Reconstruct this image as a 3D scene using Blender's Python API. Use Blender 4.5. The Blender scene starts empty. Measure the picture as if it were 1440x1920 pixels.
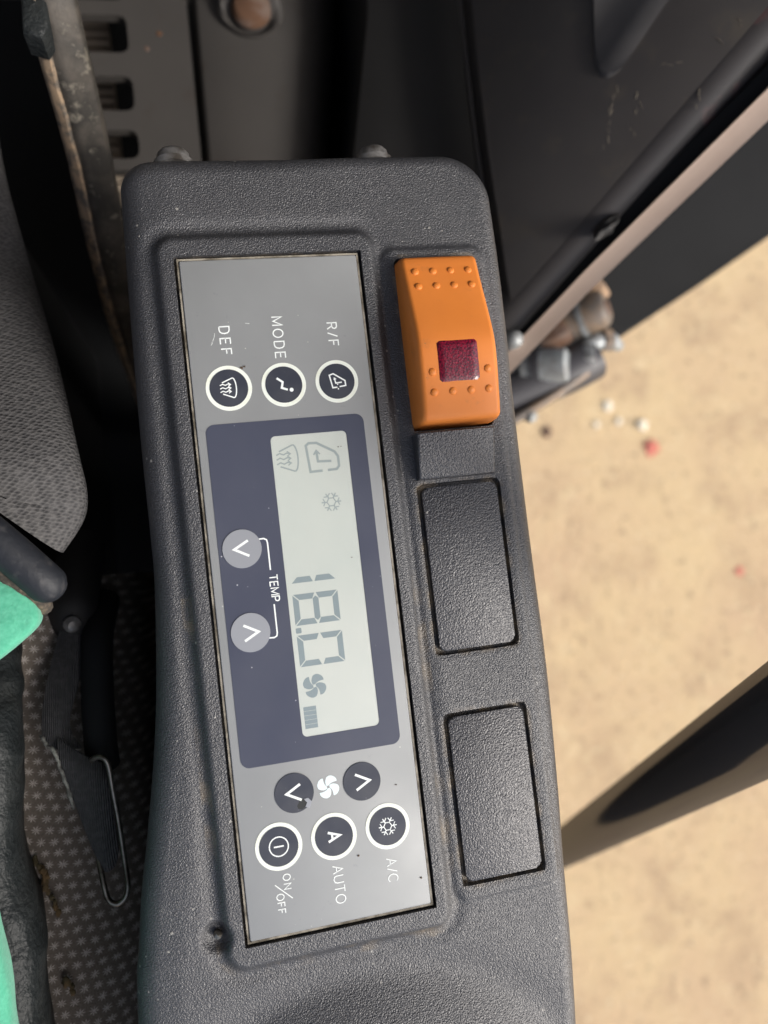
import bpy, bmesh, math, random
from mathutils import Vector, Matrix, noise
random.seed(7)
S = 0.001                      # everything below is written in millimetres
SC = bpy.context.scene
COL = SC.collection
PI = math.pi

# ------------------------------------------------------------------ camera
cam = bpy.data.cameras.new('camera')
cam.sensor_fit = 'HORIZONTAL'; cam.sensor_width = 36.0
cam.lens = 36.0 * 1450.0 / 1440.0
cam.clip_start = 0.01; cam.clip_end = 500
cam.dof.use_dof = True
cam.dof.focus_distance = 0.236
cam.dof.aperture_fstop = cam.lens / 3.5
camo = bpy.data.objects.new('camera', cam); COL.objects.link(camo)
rt = Vector((0.97373847, -0.11516448, 0.19639383))
dn = Vector((-0.10326408, -0.99219980, -0.06982891))
fw = Vector((0.20290373, 0.04771466, -0.97803547))
m3 = Matrix((rt, -dn, -fw)).transposed()
camo.matrix_world = Matrix.Translation(Vector((-21.921, 7.4505, 233.367)) * S) @ m3.to_4x4()
SC.camera = camo

# ------------------------------------------------------------------ light
w = bpy.data.worlds.new('World'); SC.world = w; w.use_nodes = True
nt = w.node_tree
sky = nt.nodes.new('ShaderNodeTexSky'); sky.sky_type = 'NISHITA'; sky.sun_disc = False
SUN_EL, SUN_AZ = math.radians(42), math.radians(122)
sky.sun_elevation = SUN_EL; sky.sun_rotation = SUN_AZ
sky.dust_density = 4.0; sky.air_density = 1.0; sky.ozone_density = 1.0
hs = nt.nodes.new('ShaderNodeHueSaturation'); hs.inputs['Saturation'].default_value = 0.75
nt.links.new(sky.outputs[0], hs.inputs['Color']); nt.links.new(hs.outputs[0], nt.nodes['Background'].inputs[0])
nt.nodes['Background'].inputs[1].default_value = 0.12
sd = bpy.data.lights.new('sun', 'SUN'); sd.energy = 1.5; sd.angle = math.radians(15); sd.color = (1.0, 0.965, 0.915)
so = bpy.data.objects.new('sun', sd); COL.objects.link(so)
tos = Vector((math.sin(SUN_AZ) * math.cos(SUN_EL), math.cos(SUN_AZ) * math.cos(SUN_EL), math.sin(SUN_EL)))
so.rotation_euler = tos.to_track_quat('Z', 'Y').to_euler()
so.location = tos * 3
SC.view_settings.view_transform = 'Standard'; SC.view_settings.look = 'None'
SC.view_settings.gamma = 1; SC.view_settings.use_curve_mapping = False
SC.view_settings.exposure = 0.75

# ------------------------------------------------------------------ materials
def mat(name, base, rough=0.5, metal=0.0, spec=0.5, bump=None, var=None, coat=0.0, rvar=None, sheen=0.0, specks=None):
    """bump = (scale per metre, strength, distance mm[, kind]); var = (colour2, scale, contrast lo, hi)"""
    m = bpy.data.materials.new(name); m.use_nodes = True
    n = m.node_tree.nodes; l = m.node_tree.links; b = n['Principled BSDF']
    b.inputs['Base Color'].default_value = (*base, 1); b.inputs['Roughness'].default_value = rough
    b.inputs['Metallic'].default_value = metal; b.inputs['Specular IOR Level'].default_value = spec
    b.inputs['Coat Weight'].default_value = coat; b.inputs['Coat Roughness'].default_value = 0.12
    b.inputs['Sheen Weight'].default_value = sheen
    tc = n.new('ShaderNodeTexCoord')
    if var:
        layers = var if isinstance(var, list) else [var]
        prev = None
        for (c2, sc, lo, hi) in layers:
            t = n.new('ShaderNodeTexNoise'); t.inputs['Scale'].default_value = sc; t.inputs['Detail'].default_value = 5
            t.inputs['Roughness'].default_value = 0.6
            l.new(tc.outputs['Object'], t.inputs['Vector'])
            r = n.new('ShaderNodeMapRange'); r.inputs[1].default_value = lo; r.inputs[2].default_value = hi
            l.new(t.outputs[0], r.inputs[0])
            mx = n.new('ShaderNodeMix'); mx.data_type = 'RGBA'
            l.new(r.outputs[0], mx.inputs[0])
            if prev is None: mx.inputs[6].default_value = (*base, 1)
            else: l.new(prev, mx.inputs[6])
            mx.inputs[7].default_value = (*c2, 1)
            prev = mx.outputs[2]
        l.new(prev, b.inputs['Base Color'])
    if specks:
        sc, size, col_ = specks
        v = n.new('ShaderNodeTexVoronoi'); v.inputs['Scale'].default_value = sc
        l.new(tc.outputs['Object'], v.inputs['Vector'])
        z = n.new('ShaderNodeTexNoise'); z.inputs['Scale'].default_value = sc * 0.3
        l.new(tc.outputs['Object'], z.inputs['Vector'])
        r = n.new('ShaderNodeMapRange'); r.inputs[1].default_value = 0.5; r.inputs[2].default_value = 0.8; r.inputs[4].default_value = size
        l.new(z.outputs[0], r.inputs[0])
        q = n.new('ShaderNodeMath'); q.operation = 'LESS_THAN'
        l.new(v.outputs['Distance'], q.inputs[0]); l.new(r.outputs[0], q.inputs[1])
        mx = n.new('ShaderNodeMix'); mx.data_type = 'RGBA'; mx.inputs[7].default_value = (*col_, 1)
        l.new(q.outputs[0], mx.inputs[0])
        if b.inputs['Base Color'].links: l.new(b.inputs['Base Color'].links[0].from_socket, mx.inputs[6])
        else: mx.inputs[6].default_value = (*base, 1)
        l.new(mx.outputs[2], b.inputs['Base Color'])
    if rvar:
        t = n.new('ShaderNodeTexNoise'); t.inputs['Scale'].default_value = rvar[0]; t.inputs['Detail'].default_value = 4
        l.new(tc.outputs['Object'], t.inputs['Vector'])
        r = n.new('ShaderNodeMapRange'); r.inputs[1].default_value = 0.3; r.inputs[2].default_value = 0.7
        r.inputs[3].default_value = rvar[1]; r.inputs[4].default_value = rvar[2]
        l.new(t.outputs[0], r.inputs[0]); l.new(r.outputs[0], b.inputs['Roughness'])
    if bump:
        kind = bump[3] if len(bump) > 3 else 'noise'
        if kind == 'voronoi':
            t = n.new('ShaderNodeTexVoronoi'); t.inputs['Scale'].default_value = bump[0]; src = t.outputs['Distance']
        elif kind == 'wave':
            t = n.new('ShaderNodeTexWave'); t.inputs['Scale'].default_value = bump[0]; t.inputs['Distortion'].default_value = 1.5
            t.inputs['Detail'].default_value = 1; src = t.outputs[1]
        else:
            t = n.new('ShaderNodeTexNoise'); t.inputs['Scale'].default_value = bump[0]; t.inputs['Detail'].default_value = 3
            src = t.outputs[0]
        l.new(tc.outputs['Object'], t.inputs['Vector'])
        bp = n.new('ShaderNodeBump'); bp.inputs['Strength'].default_value = bump[1]; bp.inputs['Distance'].default_value = bump[2] * S
        l.new(src, bp.inputs['Height']); l.new(bp.outputs[0], b.inputs['Normal'])
    return m

def console_material(name, base, grain, dust_attr=True):
    m = bpy.data.materials.new(name); m.use_nodes = True
    n = m.node_tree.nodes; l = m.node_tree.links; b = n['Principled BSDF']
    b.inputs['Roughness'].default_value = 0.40; b.inputs['Specular IOR Level'].default_value = 0.9
    tc = n.new('ShaderNodeTexCoord')
    # moulded grain: warped cells plus fine noise
    nz = n.new('ShaderNodeTexNoise'); nz.inputs['Scale'].default_value = grain; nz.inputs['Detail'].default_value = 2.5
    nz.inputs['Distortion'].default_value = 0.6
    l.new(tc.outputs['Object'], nz.inputs['Vector'])
    vo = n.new('ShaderNodeTexVoronoi'); vo.inputs['Scale'].default_value = grain * 0.9; vo.feature = 'SMOOTH_F1'
    l.new(tc.outputs['Object'], vo.inputs['Vector'])
    ad = n.new('ShaderNodeMath'); ad.operation = 'SUBTRACT'
    l.new(nz.outputs[0], ad.inputs[0]); l.new(vo.outputs['Distance'], ad.inputs[1])
    bp = n.new('ShaderNodeBump'); bp.inputs['Strength'].default_value = 0.8; bp.inputs['Distance'].default_value = 0.27 * S
    l.new(ad.outputs[0], bp.inputs['Height']); l.new(bp.outputs[0], b.inputs['Normal'])
    # faded / dusty plastic
    big = n.new('ShaderNodeTexNoise'); big.inputs['Scale'].default_value = 26; big.inputs['Detail'].default_value = 6
    l.new(tc.outputs['Object'], big.inputs['Vector'])
    rr = n.new('ShaderNodeMapRange'); rr.inputs[1].default_value = 0.35; rr.inputs[2].default_value = 0.75
    l.new(big.outputs[0], rr.inputs[0])
    mx = n.new('ShaderNodeMix'); mx.data_type = 'RGBA'
    l.new(rr.outputs[0], mx.inputs[0])
    mx.inputs[6].default_value = (*base, 1)
    mx.inputs[7].default_value = (base[0] * 1.5, base[1] * 1.48, base[2] * 1.42, 1)
    out = mx.outputs[2]
    # pale speckle on the grain: its sparkle painted into the colour
    fn = n.new('ShaderNodeTexNoise'); fn.inputs['Scale'].default_value = grain * 1.25; fn.inputs['Detail'].default_value = 2
    l.new(tc.outputs['Object'], fn.inputs['Vector'])
    fr_ = n.new('ShaderNodeMapRange'); fr_.inputs[1].default_value = 0.50; fr_.inputs[2].default_value = 0.74
    l.new(fn.outputs[0], fr_.inputs[0])
    mg = n.new('ShaderNodeMix'); mg.data_type = 'RGBA'; mg.inputs[7].default_value = (0.105, 0.105, 0.113, 1)
    l.new(fr_.outputs[0], mg.inputs[0]); l.new(out, mg.inputs[6]); out = mg.outputs[2]
    # tiny pale specks of dust
    sp = n.new('ShaderNodeTexVoronoi'); sp.inputs['Scale'].default_value = 260
    l.new(tc.outputs['Object'], sp.inputs['Vector'])
    sm = n.new('ShaderNodeTexNoise'); sm.inputs['Scale'].default_value = 60
    l.new(tc.outputs['Object'], sm.inputs['Vector'])
    th = n.new('ShaderNodeMapRange'); th.inputs[1].default_value = 0.47; th.inputs[2].default_value = 0.75
    th.inputs[3].default_value = 0.0; th.inputs[4].default_value = 0.16
    l.new(sm.outputs[0], th.inputs[0])
    lt = n.new('ShaderNodeMath'); lt.operation = 'LESS_THAN'
    l.new(sp.outputs['Distance'], lt.inputs[0]); l.new(th.outputs[0], lt.inputs[1])
    lm = n.new('ShaderNodeMath'); lm.operation = 'MULTIPLY'; lm.inputs[1].default_value = 0.5
    l.new(lt.outputs[0], lm.inputs[0])
    mx2 = n.new('ShaderNodeMix'); mx2.data_type = 'RGBA'; mx2.inputs[7].default_value = (0.5, 0.48, 0.43, 1)
    l.new(lm.outputs[0], mx2.inputs[0]); l.new(out, mx2.inputs[6]); out = mx2.outputs[2]
    if dust_attr:
        at = n.new('ShaderNodeAttribute'); at.attribute_name = 'dust'
        dn_ = n.new('ShaderNodeTexNoise'); dn_.inputs['Scale'].default_value = 140; dn_.inputs['Detail'].default_value = 5
        l.new(tc.outputs['Object'], dn_.inputs['Vector'])
        dr = n.new('ShaderNodeMapRange'); dr.inputs[1].default_value = 0.42; dr.inputs[2].default_value = 0.66
        l.new(dn_.outputs[0], dr.inputs[0])
        mu = n.new('ShaderNodeMath'); mu.operation = 'MULTIPLY'
        l.new(at.outputs['Fac'], mu.inputs[0]); l.new(dr.outputs[0], mu.inputs[1])
        mx3 = n.new('ShaderNodeMix'); mx3.data_type = 'RGBA'; mx3.inputs[7].default_value = (0.30, 0.23, 0.14, 1)
        l.new(mu.outputs[0], mx3.inputs[0]); l.new(out, mx3.inputs[6]); out = mx3.outputs[2]
    l.new(out, b.inputs['Base Color'])
    return m

M = {}
M['console'] = console_material('grained_black_plastic', (0.030, 0.031, 0.035), 2700)
M['cover'] = console_material('coarse_grained_plastic', (0.029, 0.029, 0.033), 2150, False)
M['overlay'] = mat('silver_overlay', (0.275, 0.285, 0.288), 0.48, 0.12, 0.5, bump=(2600, 0.12, 0.05), var=[((0.305, 0.318, 0.322), 22, 0.35, 0.7), ((0.24, 0.25, 0.26), 420, 0.66, 0.8)], rvar=(45, 0.50, 0.68), specks=(330, 0.13, (0.55, 0.55, 0.52)))
M['overlay_edge'] = mat('worn_overlay_edge', (0.34, 0.31, 0.25), 0.6, var=((0.10, 0.085, 0.06), 160, 0.4, 0.6))
M['bezel'] = mat('blue_black_bezel', (0.055, 0.062, 0.095), 0.4, var=((0.070, 0.077, 0.108), 30, 0.35, 0.75), specks=(420, 0.17, (0.42, 0.43, 0.47)), rvar=(40, 0.32, 0.48), bump=(1800, 0.05, 0.03))
M['lcd'] = mat('lcd_glass', (0.53, 0.58, 0.54), 0.35, var=((0.60, 0.63, 0.58), 18, 0.3, 0.7))
M['lcd_dark'] = mat('lcd_segment', (0.24, 0.30, 0.315), 0.4)
M['lcd_mid'] = mat('lcd_symbol', (0.33, 0.385, 0.38), 0.4)
M['button'] = mat('dark_button', (0.042, 0.047, 0.064), 0.35, rvar=(120, 0.28, 0.46), var=((0.062, 0.066, 0.08), 90, 0.4, 0.8), specks=(600, 0.16, (0.3, 0.3, 0.33)))
M['button_grey'] = mat('grey_button', (0.33, 0.345, 0.375), 0.35, 0.2, bump=(2600, 0.1, 0.05))
M['white_print'] = mat('white_print', (0.84, 0.88, 0.86), 0.5)
M['ring'] = mat('cream_ring', (0.82, 0.86, 0.78), 0.5, var=((0.72, 0.74, 0.60), 130, 0.5, 0.75))
M['pale_print'] = mat('pale_print', (0.72, 0.83, 0.85), 0.5)
M['orange'] = mat('orange_plastic', (0.73, 0.225, 0.040), 0.48, spec=0.4, bump=(900, 0.12, 0.08), var=[((0.67, 0.20, 0.036), 60, 0.4, 0.8), ((0.50, 0.17, 0.045), 150, 0.62, 0.8)], specks=(500, 0.12, (0.35, 0.16, 0.07)), rvar=(90, 0.4, 0.58))
M['socket'] = mat('socket_black', (0.022, 0.022, 0.022), 0.6)
M['bolt'] = mat('zinc_bolt', (0.28, 0.275, 0.27), 0.4, 0.6, var=((0.08, 0.07, 0.06), 220, 0.4, 0.65))
M['dirt'] = mat('brown_dirt', (0.13, 0.085, 0.05), 0.9, var=((0.05, 0.035, 0.025), 900, 0.4, 0.6))
M['char'] = mat('torn_black', (0.02, 0.022, 0.022), 0.5)

def lens_material():
    m = bpy.data.materials.new('red_lens'); m.use_nodes = True
    n = m.node_tree.nodes; l = m.node_tree.links; b = n['Principled BSDF']
    tc = n.new('ShaderNodeTexCoord')
    v = n.new('ShaderNodeTexVoronoi'); v.inputs['Scale'].default_value = 1500
    l.new(tc.outputs['Object'], v.inputs['Vector'])
    nz = n.new('ShaderNodeTexNoise'); nz.inputs['Scale'].default_value = 1900; nz.inputs['Detail'].default_value = 4
    l.new(tc.outputs['Object'], nz.inputs['Vector'])
    cr = n.new('ShaderNodeValToRGB'); e = cr.color_ramp.elements
    e[0].position = 0.38; e[0].color = (0.045, 0.004, 0.014, 1)
    e[1].position = 0.72; e[1].color = (0.30, 0.008, 0.035, 1)
    l.new(nz.outputs[0], cr.inputs[0]); l.new(cr.outputs[0], b.inputs['Base Color'])
    b.inputs['Roughness'].default_value = 0.28; b.inputs['Coat Weight'].default_value = 0.35; b.inputs['Coat Roughness'].default_value = 0.15
    bp = n.new('ShaderNodeBump'); bp.inputs['Strength'].default_value = 0.35; bp.inputs['Distance'].default_value = 0.15 * S
    l.new(v.outputs['Distance'], bp.inputs['Height']); l.new(bp.outputs[0], b.inputs['Normal'])
    return m
M['lens'] = lens_material()

def window_material():
    m = bpy.data.materials.new('clear_window'); m.use_nodes = True
    n = m.node_tree.nodes; l = m.node_tree.links
    n.remove(n['Principled BSDF'])
    tr = n.new('ShaderNodeBsdfTransparent'); gl = n.new('ShaderNodeBsdfGlossy'); gl.inputs['Roughness'].default_value = 0.22
    mx = n.new('ShaderNodeMixShader'); mx.inputs[0].default_value = 0.035
    l.new(tr.outputs[0], mx.inputs[1]); l.new(gl.outputs[0], mx.inputs[2])
    l.new(mx.outputs[0], n['Material Output'].inputs[0])
    return m
M['window'] = window_material()

def ground_material():
    m = bpy.data.materials.new('sandy_ground'); m.use_nodes = True
    n = m.node_tree.nodes; l = m.node_tree.links; b = n['Principled BSDF']
    b.inputs['Roughness'].default_value = 0.95; b.inputs['Specular IOR Level'].default_value = 0.1
    tc = n.new('ShaderNodeTexCoord')
    def layer(prev, c2, sc, lo, hi, det=6):
        t = n.new('ShaderNodeTexNoise'); t.inputs['Scale'].default_value = sc; t.inputs['Detail'].default_value = det
        t.inputs['Roughness'].default_value = 0.62
        l.new(tc.outputs['Object'], t.inputs['Vector'])
        r = n.new('ShaderNodeMapRange'); r.inputs[1].default_value = lo; r.inputs[2].default_value = hi
        l.new(t.outputs[0], r.inputs[0])
        mx = n.new('ShaderNodeMix'); mx.data_type = 'RGBA'; l.new(r.outputs[0], mx.inputs[0])
        if isinstance(prev, tuple): mx.inputs[6].default_value = (*prev, 1)
        else: l.new(prev, mx.inputs[6])
        mx.inputs[7].default_value = (*c2, 1)
        return mx.outputs[2]
    o = layer((0.587, 0.438, 0.254), (0.528, 0.376, 0.234), 2.2, 0.40, 0.66)
    o = layer(o, (0.428, 0.305, 0.189), 7.0, 0.50, 0.72)
    o = layer(o, (0.619, 0.478, 0.287), 16.0, 0.55, 0.72)
    o = layer(o, (0.337, 0.243, 0.152), 34.0, 0.56, 0.70)
    o = layer(o, (0.655, 0.531, 0.353), 70.0, 0.58, 0.70)
    l.new(o, b.inputs['Base Color'])
    t = n.new('ShaderNodeTexNoise'); t.inputs['Scale'].default_value = 60; t.inputs['Detail'].default_value = 8
    l.new(tc.outputs['Object'], t.inputs['Vector'])
    bp = n.new('ShaderNodeBump'); bp.inputs['Strength'].default_value = 0.7; bp.inputs['Distance'].default_value = 0.008
    l.new(t.outputs[0], bp.inputs['Height']); l.new(bp.outputs[0], b.inputs['Normal'])
    return m
M['ground'] = ground_material()

def star_fabric():
    m = bpy.data.materials.new('star_patterned_fabric'); m.use_nodes = True
    n = m.node_tree.nodes; l = m.node_tree.links; b = n['Principled BSDF']
    b.inputs['Roughness'].default_value = 0.95; b.inputs['Specular IOR Level'].default_value = 0.1
    tc = n.new('ShaderNodeTexCoord')
    dz = n.new('ShaderNodeTexNoise'); dz.inputs['Scale'].default_value = 90; dz.inputs['Detail'].default_value = 2
    l.new(tc.outputs['Object'], dz.inputs['Vector'])
    va = n.new('ShaderNodeVectorMath'); va.operation = 'MULTIPLY_ADD'
    va.inputs[1].default_value = (0.0022, 0.0022, 0.0); l.new(dz.outputs[1], va.inputs[0]); l.new(tc.outputs['Object'], va.inputs[2])
    rot = n.new('ShaderNodeVectorRotate'); rot.rotation_type = 'Z_AXIS'; rot.inputs['Angle'].default_value = 0.28
    l.new(va.outputs[0], rot.inputs['Vector'])
    sx = n.new('ShaderNodeSeparateXYZ'); l.new(rot.outputs[0], sx.inputs[0])
    def mth(op, a, bb=None, c_=None):
        q = n.new('ShaderNodeMath'); q.operation = op
        for i, v in enumerate((a, bb, c_)):
            if v is None: continue
            if isinstance(v, (int, float)): q.inputs[i].default_value = v
            else: l.new(v, q.inputs[i])
        return q.outputs[0]
    yy = mth('MULTIPLY', sx.outputs[1], 1 / 0.0038)
    row = mth('FLOOR', yy)
    xx = mth('ADD', mth('MULTIPLY', sx.outputs[0], 1 / 0.0043), mth('MULTIPLY', row, 0.5))
    u = mth('SUBTRACT', mth('FRACT', xx), 0.5); v = mth('SUBTRACT', mth('FRACT', yy), 0.5)
    r = mth('SQRT', mth('ADD', mth('MULTIPLY', u, u), mth('MULTIPLY', v, v)))
    th = mth('ARCTAN2', v, u)
    rim = mth('MULTIPLY_ADD', mth('COSINE', mth('MULTIPLY', th, 8.0)), 0.16, 0.24)
    st = mth('SUBTRACT', rim, r)
    mr = n.new('ShaderNodeMapRange'); mr.inputs[1].default_value = -0.03; mr.inputs[2].default_value = 0.10
    l.new(st, mr.inputs[0])
    fz = n.new('ShaderNodeTexNoise'); fz.inputs['Scale'].default_value = 1400; fz.inputs['Detail'].default_value = 2
    l.new(tc.outputs['Object'], fz.inputs['Vector'])
    fac = mth('MULTIPLY', mr.outputs[0], mth('MULTIPLY', fz.outputs[0], 1.25))
    mx = n.new('ShaderNodeMix'); mx.data_type = 'RGBA'
    l.new(fac, mx.inputs[0])
    d2 = n.new('ShaderNodeMix'); d2.data_type = 'RGBA'
    d2.inputs[6].default_value = (0.12, 0.104, 0.088, 1); d2.inputs[7].default_value = (0.24, 0.208, 0.175, 1)
    l.new(fz.outputs[0], d2.inputs[0]); l.new(d2.outputs[2], mx.inputs[6])
    mx.inputs[7].default_value = (0.74, 0.69, 0.63, 1)
    l.new(mx.outputs[2], b.inputs['Base Color'])
    bp = n.new('ShaderNodeBump'); bp.inputs['Strength'].default_value = 0.6; bp.inputs['Distance'].default_value = 0.4 * S
    l.new(fz.outputs[0], bp.inputs['Height']); l.new(bp.outputs[0], b.inputs['Normal'])
    return m
M['stars'] = star_fabric()
def mesh_fabric():
    m = mat('grey_mesh_fabric', (0.15, 0.149, 0.15), 0.95, spec=0.1)
    n = m.node_tree.nodes; l = m.node_tree.links; b = n['Principled BSDF']
    tc = n.new('ShaderNodeTexCoord'); mp = n.new('ShaderNodeMapping'); mp.inputs['Rotation'].default_value = (0, 0, 0.5); mp.inputs['Scale'].default_value = (1, 1.9, 1)
    l.new(tc.outputs['Object'], mp.inputs['Vector'])
    v = n.new('ShaderNodeTexVoronoi'); v.inputs['Scale'].default_value = 560; v.inputs['Randomness'].default_value = 0.45
    l.new(mp.outputs[0], v.inputs['Vector'])
    cr = n.new('ShaderNodeValToRGB'); e = cr.color_ramp.elements
    e[0].position = 0.15; e[0].color = (0.05, 0.05, 0.052, 1); e[1].position = 0.7; e[1].color = (0.125, 0.122, 0.122, 1)
    l.new(v.outputs['Distance'], cr.inputs[0]); l.new(cr.outputs[0], b.inputs['Base Color'])
    bp = n.new('ShaderNodeBump'); bp.inputs['Strength'].default_value = 0.9; bp.inputs['Distance'].default_value = 0.5 * S
    l.new(v.outputs['Distance'], bp.inputs['Height']); l.new(bp.outputs[0], b.inputs['Normal'])
    return m
M['mesh_fabric'] = mesh_fabric()
M['vinyl'] = mat('black_vinyl', (0.014, 0.017, 0.018), 0.5, spec=0.25, bump=(520, 0.9, 0.9), var=((0.03, 0.033, 0.033), 60, 0.4, 0.7))
M['vinyl_pipe'] = mat('black_piping', (0.016, 0.018, 0.023), 0.55, bump=(420, 0.45, 0.5), var=[((0.045, 0.045, 0.048), 300, 0.55, 0.72)], spec=0.35)
M['dusty_seam'] = mat('dusty_seam', (0.045, 0.038, 0.030), 0.9, bump=(600, 0.8, 0.6), var=((0.15, 0.115, 0.08), 420, 0.45, 0.65))
M['teal'] = mat('teal_cloth', (0.075, 0.36, 0.23), 0.9, spec=0.15, bump=(1100, 0.6, 0.4), var=((0.115, 0.44, 0.29), 700, 0.35, 0.7), sheen=0.3)
M['webbing'] = mat('black_webbing', (0.075, 0.076, 0.080), 0.85, spec=0.25, bump=(480, 0.9, 0.5, 'wave'), var=((0.11, 0.11, 0.115), 500, 0.45, 0.7))
M['fray'] = mat('pale_fray', (0.30, 0.31, 0.28), 0.9, var=((0.12, 0.12, 0.11), 500, 0.4, 0.6))
M['foam'] = mat('yellowed_foam', (0.10, 0.085, 0.045), 0.95, var=((0.17, 0.11, 0.05), 90, 0.5, 0.65), bump=(500, 0.8, 0.8))
M['wire'] = mat('dull_steel', (0.24, 0.225, 0.20), 0.36, 0.85, var=((0.10, 0.085, 0.07), 180, 0.45, 0.65))
M['shade_panel'] = mat('dark_shade_panel', (0.09, 0.088, 0.085), 0.8)  # only for the unseen slabs added to block light
M['black'] = mat('matt_black', (0.013, 0.0138, 0.015), 0.8, spec=0.2)
M['trim'] = mat('dark_trim', (0.014, 0.0137, 0.0137), 0.65, var=((0.021, 0.020, 0.0195), 14, 0.35, 0.7), bump=(500, 0.25, 0.3))
M['plate'] = mat('dark_painted_plate', (0.052, 0.047, 0.046), 0.5, var=[((0.066, 0.060, 0.057), 15, 0.35, 0.7), ((0.085, 0.073, 0.058), 45, 0.55, 0.8)], specks=(150, 0.09, (0.2, 0.18, 0.15)), rvar=(20, 0.4, 0.62), bump=(400, 0.15, 0.3))
M['rolled'] = mat('rolled_edge_paint', (0.052, 0.047, 0.046), 0.5, var=[((0.042, 0.038, 0.038), 25, 0.35, 0.65), ((0.17, 0.085, 0.08), 40, 0.62, 0.75)])
M['pad'] = mat('grey_pad', (0.07, 0.067, 0.068), 0.7, spec=0.3, var=((0.085, 0.081, 0.082), 40, 0.4, 0.7))
M['scratch'] = mat('pale_scratch', (0.24, 0.205, 0.155), 0.8)
M['sill'] = mat('pinkish_sill', (0.74, 0.58, 0.475), 0.5, var=((0.66, 0.50, 0.40), 30, 0.35, 0.7))
M['step'] = mat('charcoal_step', (0.014, 0.014, 0.014), 0.8, spec=0.15, var=((0.017, 0.017, 0.017), 12, 0.35, 0.7))
M['panel'] = mat('grey_sheet_metal', (0.049, 0.045, 0.042), 0.65, 0.1, var=[((0.058, 0.053, 0.049), 16, 0.35, 0.7), ((0.045, 0.037, 0.032), 60, 0.6, 0.78)])
M['rust'] = mat('rusty_metal', (0.11, 0.055, 0.03), 0.9, var=((0.16, 0.12, 0.10), 70, 0.45, 0.65))
M['louvre'] = mat('brown_louvre', (0.27, 0.22, 0.17), 0.7)
M['bar'] = mat('worn_grey_bar', (0.085, 0.074, 0.062), 0.6, 0.2, var=[((0.035, 0.032, 0.028), 75, 0.38, 0.58), ((0.20, 0.18, 0.145), 150, 0.58, 0.7)], bump=(260, 0.5, 0.6))
M['bar_edge'] = mat('chipped_tan_edge', (0.30, 0.215, 0.14), 0.85, var=((0.10, 0.085, 0.07), 190, 0.42, 0.6), bump=(300, 0.8, 0.8))
def rail_material():
    m = bpy.data.materials.new('black_rail_paint'); m.use_nodes = True
    n = m.node_tree.nodes; l = m.node_tree.links
    n.remove(n['Principled BSDF'])
    df = n.new('ShaderNodeBsdfDiffuse'); df.inputs['Color'].default_value = (0.036, 0.034, 0.035, 1)
    gl = n.new('ShaderNodeBsdfGlossy'); gl.inputs['Roughness'].default_value = 0.09
    lw = n.new('ShaderNodeLayerWeight'); lw.inputs['Blend'].default_value = 0.5
    pw = n.new('ShaderNodeMath'); pw.operation = 'POWER'; pw.inputs[1].default_value = 2.5
    l.new(lw.outputs['Facing'], pw.inputs[0])
    ma = n.new('ShaderNodeMath'); ma.operation = 'MULTIPLY_ADD'; ma.inputs[1].default_value = 0.10; ma.inputs[2].default_value = 0.10
    l.new(pw.outputs[0], ma.inputs[0])
    mx = n.new('ShaderNodeMixShader')
    l.new(ma.outputs[0], mx.inputs[0]); l.new(df.outputs[0], mx.inputs[1]); l.new(gl.outputs[0], mx.inputs[2])
    l.new(mx.outputs[0], n['Material Output'].inputs[0])
    return m
M['rail'] = rail_material()
M['fit_grey'] = mat('grey_fitting', (0.36, 0.385, 0.39), 0.5, 0.3, var=((0.18, 0.17, 0.16), 70, 0.4, 0.7))
M['fit_tan'] = mat('tan_fitting', (0.38, 0.26, 0.17), 0.6, 0.1, var=((0.28, 0.16, 0.08), 60, 0.45, 0.7))
M['fit_brown'] = mat('brown_fitting', (0.17, 0.145, 0.125), 0.5, 0.3, var=((0.30, 0.20, 0.12), 50, 0.45, 0.7))
M['hose'] = mat('black_hose', (0.055, 0.053, 0.058), 0.5)
M['stone'] = mat('white_stone', (0.74, 0.67, 0.53), 0.8)
M['red'] = mat('red_scrap', (0.58, 0.17, 0.12), 0.7)

# ------------------------------------------------------------------ helpers
def tag(o, label=None, cat=None, group=None, kind=None):
    if label: o['label'] = label
    if cat: o['category'] = cat
    if group: o['group'] = group
    if kind: o['kind'] = kind
    return o

def thing(name, label, cat, loc, group=None):
    o = bpy.data.objects.new(name, None); COL.objects.link(o)
    o.location = Vector(loc) * S; o.empty_display_size = 0.01
    o['_o'] = list(loc)
    return tag(o, label, cat, group)

def origin_of(o):
    v = Vector((0, 0, 0))
    while o is not None:
        v += Vector(o.location) / S; o = o.parent
    return v

def finish(name, bm, m, parent=None, origin=None, smooth=True, angle=35, sub=0):
    """bm is in world millimetres; the object's origin is its own base (or its parent's)"""
    po = origin_of(parent) if parent else Vector((0, 0, 0))
    oo = Vector(origin) if origin is not None else po
    bmesh.ops.recalc_face_normals(bm, faces=bm.faces)
    for v in bm.verts: v.co = (v.co - oo) * S
    me = bpy.data.meshes.new(name); bm.to_mesh(me); bm.free()
    o = bpy.data.objects.new(name, me); COL.objects.link(o)
    if m: me.materials.append(m)
    o.parent = parent; o.location = (oo - po) * S
    if smooth:
        for p in me.polygons: p.use_smooth = True
        try: me.set_sharp_from_angle(angle=math.radians(angle))
        except Exception: pass
    if sub:
        md = o.modifiers.new('s', 'SUBSURF'); md.levels = sub; md.render_levels = sub
    return o

def copy_obj(o, loc, parent):
    c = o.copy(); COL.objects.link(c); c.parent = parent
    c.location = (Vector(loc) - origin_of(parent)) * S
    return c

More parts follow.
